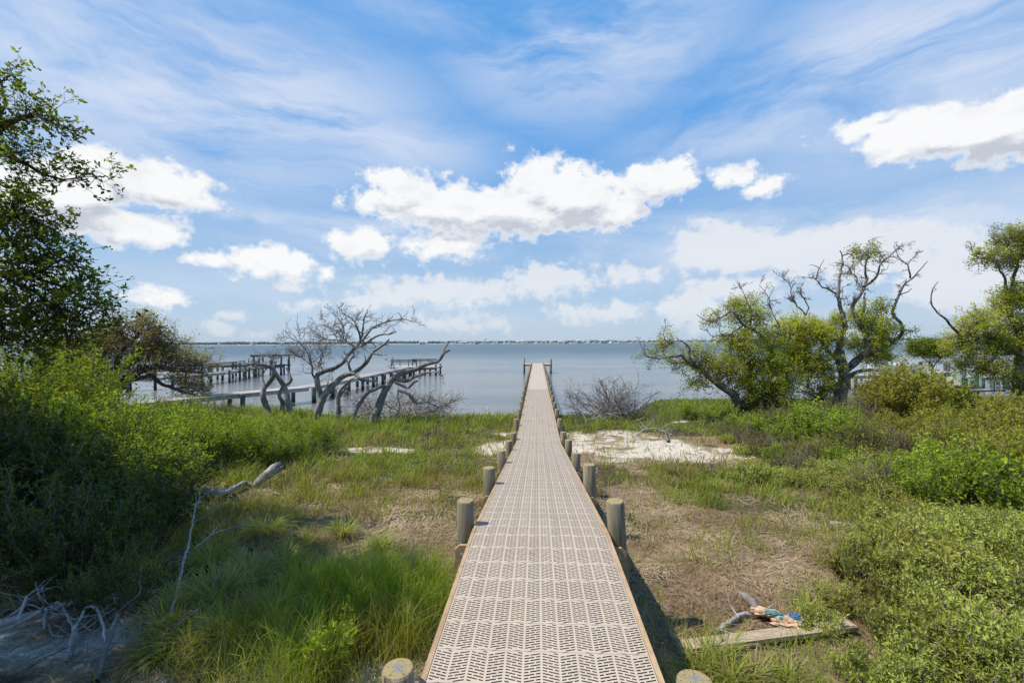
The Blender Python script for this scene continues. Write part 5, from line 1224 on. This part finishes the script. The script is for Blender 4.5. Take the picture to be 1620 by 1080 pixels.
prob = np.clip(green*(.12+3.4*(tuft-.38)), .10*(x > 1)*(tuft > .47), 1)*(1-.85*blob(x, y, 2.8, 5.7, 1.5, .75))*(1-.9*blob(x, y, -6.2, 10.4, 1.3, .9))
keep = (rng.random(N) < prob) & (z > .04)
keep &= ~(on_pier(x, y) & (rng.random(N) < .9))
keep &= ~((blob(x, y, -6.5, 26.2, 3.0, 1.2) > .5) & (rng.random(N) < .8))
x, y, green, tuft, tuft2, z = x[keep], y[keep], green[keep], tuft[keep], tuft2[keep], z[keep]
N = len(x); ax = x-PA*y
far = sst(17, 21, y)
lush = blob(x, y, -1.7, 5.2, 1.7, 1.7); lush = lush*sst(7.4, 6.4, y)
h = .14+.16*tuft+.10*far*(ax < 0)+.22*lush+.06*rng.normal(size=N)+.10*sst(-3, -5, x)
h = np.clip(h, .05, .8)*(.45+1.0*rng.random(N))*(.7+.7*tuft)
w = np.maximum(.0055, .00135*y)*(.6+.8*rng.random(N))
ti = .46+.6*(tuft2-.5)*2.0+.5*(tuft-.5)+.34*far+.28*lush+.26*rng.normal(size=N)-.18*sst(16, 8, y)*(ax < 0)*(1-lush)
ln = .35+.5*rng.random(N)-.12*lush
V, q4, q3, tn = blades(x, y, h, w, ln, ti)
tag(mesh_np('marsh_grass', V, [q4, q3], M['grass_blade'], tint=tn), 'green and straw coloured marsh grass on both sides of the boardwalk', 'grass', kind='stuff')
# drooping clumps lower left: each a tussock of its own
def tussock(px, py, rad, hh, n, tv, label, grp=None, droop=1.0):
    n = int(n*.42); hh *= .8
    c = G(px, py); a = rng.random(n)*6.283; d = np.stack([np.cos(a), np.sin(a), rng.uniform(.8, 2.4, n)], -1)
    s = np.stack([np.cos(a), np.sin(a), np.zeros(n)], -1)*rng.random((n, 1))*rad*.35
    pts = [s]; p = s; dd = unit(d)
    for i in range(6): p = p+dd*hh*(.8+.4*rng.random((n, 1)))/6*1.5; dd = unit(dd+np.array([0, 0, -.28*droop])+rng.normal(0, .14, (n, 3))); pts.append(p)
    A = np.stack(pts, 1); A[:, :, 2] = np.maximum(A[:, :, 2], .01); sd = np.stack([-np.sin(a), np.cos(a), np.zeros(n)], -1)
    w_ = np.array([.5, .6, .55, .45, .35, .2, .02])[None, :, None]*.012
    Vv = np.stack([A-sd[:, None]*w_, A+sd[:, None]*w_], 2).reshape(-1, 3); i = np.arange(n)[:, None, None]*14; j = np.arange(6)[None, :, None]*2
    Fq = (i+j+np.array([[[0, 1, 3, 2]]])).reshape(-1, 4)
    tn = np.repeat(np.clip(tv-.1+.3*rng.normal(size=n), 0, 1), 14)
    o = mesh_np('grass_tussock', Vv, [Fq], M['grass_blade'], tint=tn); o.location = tuple(c); tag(o, label, 'grass tussock', grp); return o
for (px, py, r_, h_, n, tv) in [(300, 1030, .3, .5, 700, .62), (375, 1020, .35, .55, 900, .55), (430, 985, .3, .5, 700, .6), (340, 960, .35, .55, 900, .5), (270, 990, .25, .45, 500, .6), (390, 930, .35, .5, 800, .45), (450, 900, .3, .45, 600, .45), (330, 900, .3, .5, 700, .6), (480, 870, .3, .4, 600, .5), (420, 850, .35, .5, 700, .55), (540, 850, .3, .4, 500, .45), (250, 1050, .2, .35, 350, .65), (600, 870, .25, .35, 400, .5)]:
    tussock(px, py, r_, h_, n, tv, 'drooping grass tussock in the shade at the lower left' if py > 915 else 'grass tussock at the shadow edge left of the boardwalk', 'grass tussocks in the shade left of the boardwalk')
for (px, py, r_, h_, n, tv) in [(1150, 1082, .25, .34, 330, .5), (1190, 1078, .22, .28, 200, .4), (1240, 1080, .2, .28, 160, .5), (1120, 1048, .12, .35, 80, .95), (1150, 1035, .1, .3, 60, .9), (1275, 965, .12, .38, 110, .85), (1100, 1062, .15, .35, 120, .8)]:
    tussock(px, py, r_, h_, n, tv, 'grass tussock in front of the plank at the lower right' if py > 1000 else 'upright tuft of green grass behind the bag', 'grass tussocks by the plank', .7)
# straw litter lying on the ground
N = 430000; x, y = field(N, 3.3, 24, 1.35)
sand, green, dark = masks(x, y); nz_ = fbm(x*1.4, y*1.4+3, 3)
kp = (rng.random(N) < np.clip((1-sand*.80)*(1.0-.5*green)*(1-.75*dark)*(.1+2.4*(nz_-.33)), .02, 1)) & (gz(x, y) > .08)
x, y, nz_ = x[kp], y[kp], nz_[kp]; N = len(x)
a = (fbm(x*.7, y*.7, 2)*8+rng.normal(0, .7, N)); d = np.stack([np.cos(a), np.sin(a), rng.normal(0, .16, N)], -1); L = (.07+.16*rng.random(N))[:, None]
w = (np.maximum(.0018, .00048*y)*(.6+.8*rng.random(N)))[:, None]
b = np.stack([x, y, gz(x, y)+.008+.04*rng.random(N)**2], -1); sd = np.cross(unit(d), [0, 0, 1.0]); 
m_ = b+d*L*.5+rng.normal(0, .012, (N, 3)); m_[:, 2] = np.maximum(m_[:, 2], b[:, 2])
e_ = b+d*L; e_[:, 2] = np.maximum(e_[:, 2], gz(e_[:, 0], e_[:, 1])+.006)
V = np.stack([b-sd*w, b+sd*w, m_+sd*w, m_-sd*w, e_+sd*w*.4, e_-sd*w*.4], 1).reshape(-1, 3); i = np.arange(N)[:, None]*6
tn = np.repeat(np.clip(.02+1.1*nz_+.3*rng.normal(size=N), 0, 1), 6)
tag(mesh_np('dry_straw', V, [i+np.array([[0, 1, 2, 3]]), i+np.array([[3, 2, 4, 5]])], M['straw'], tint=tn), 'matted dry straw and reed litter lying on the ground', 'straw', kind='stuff')
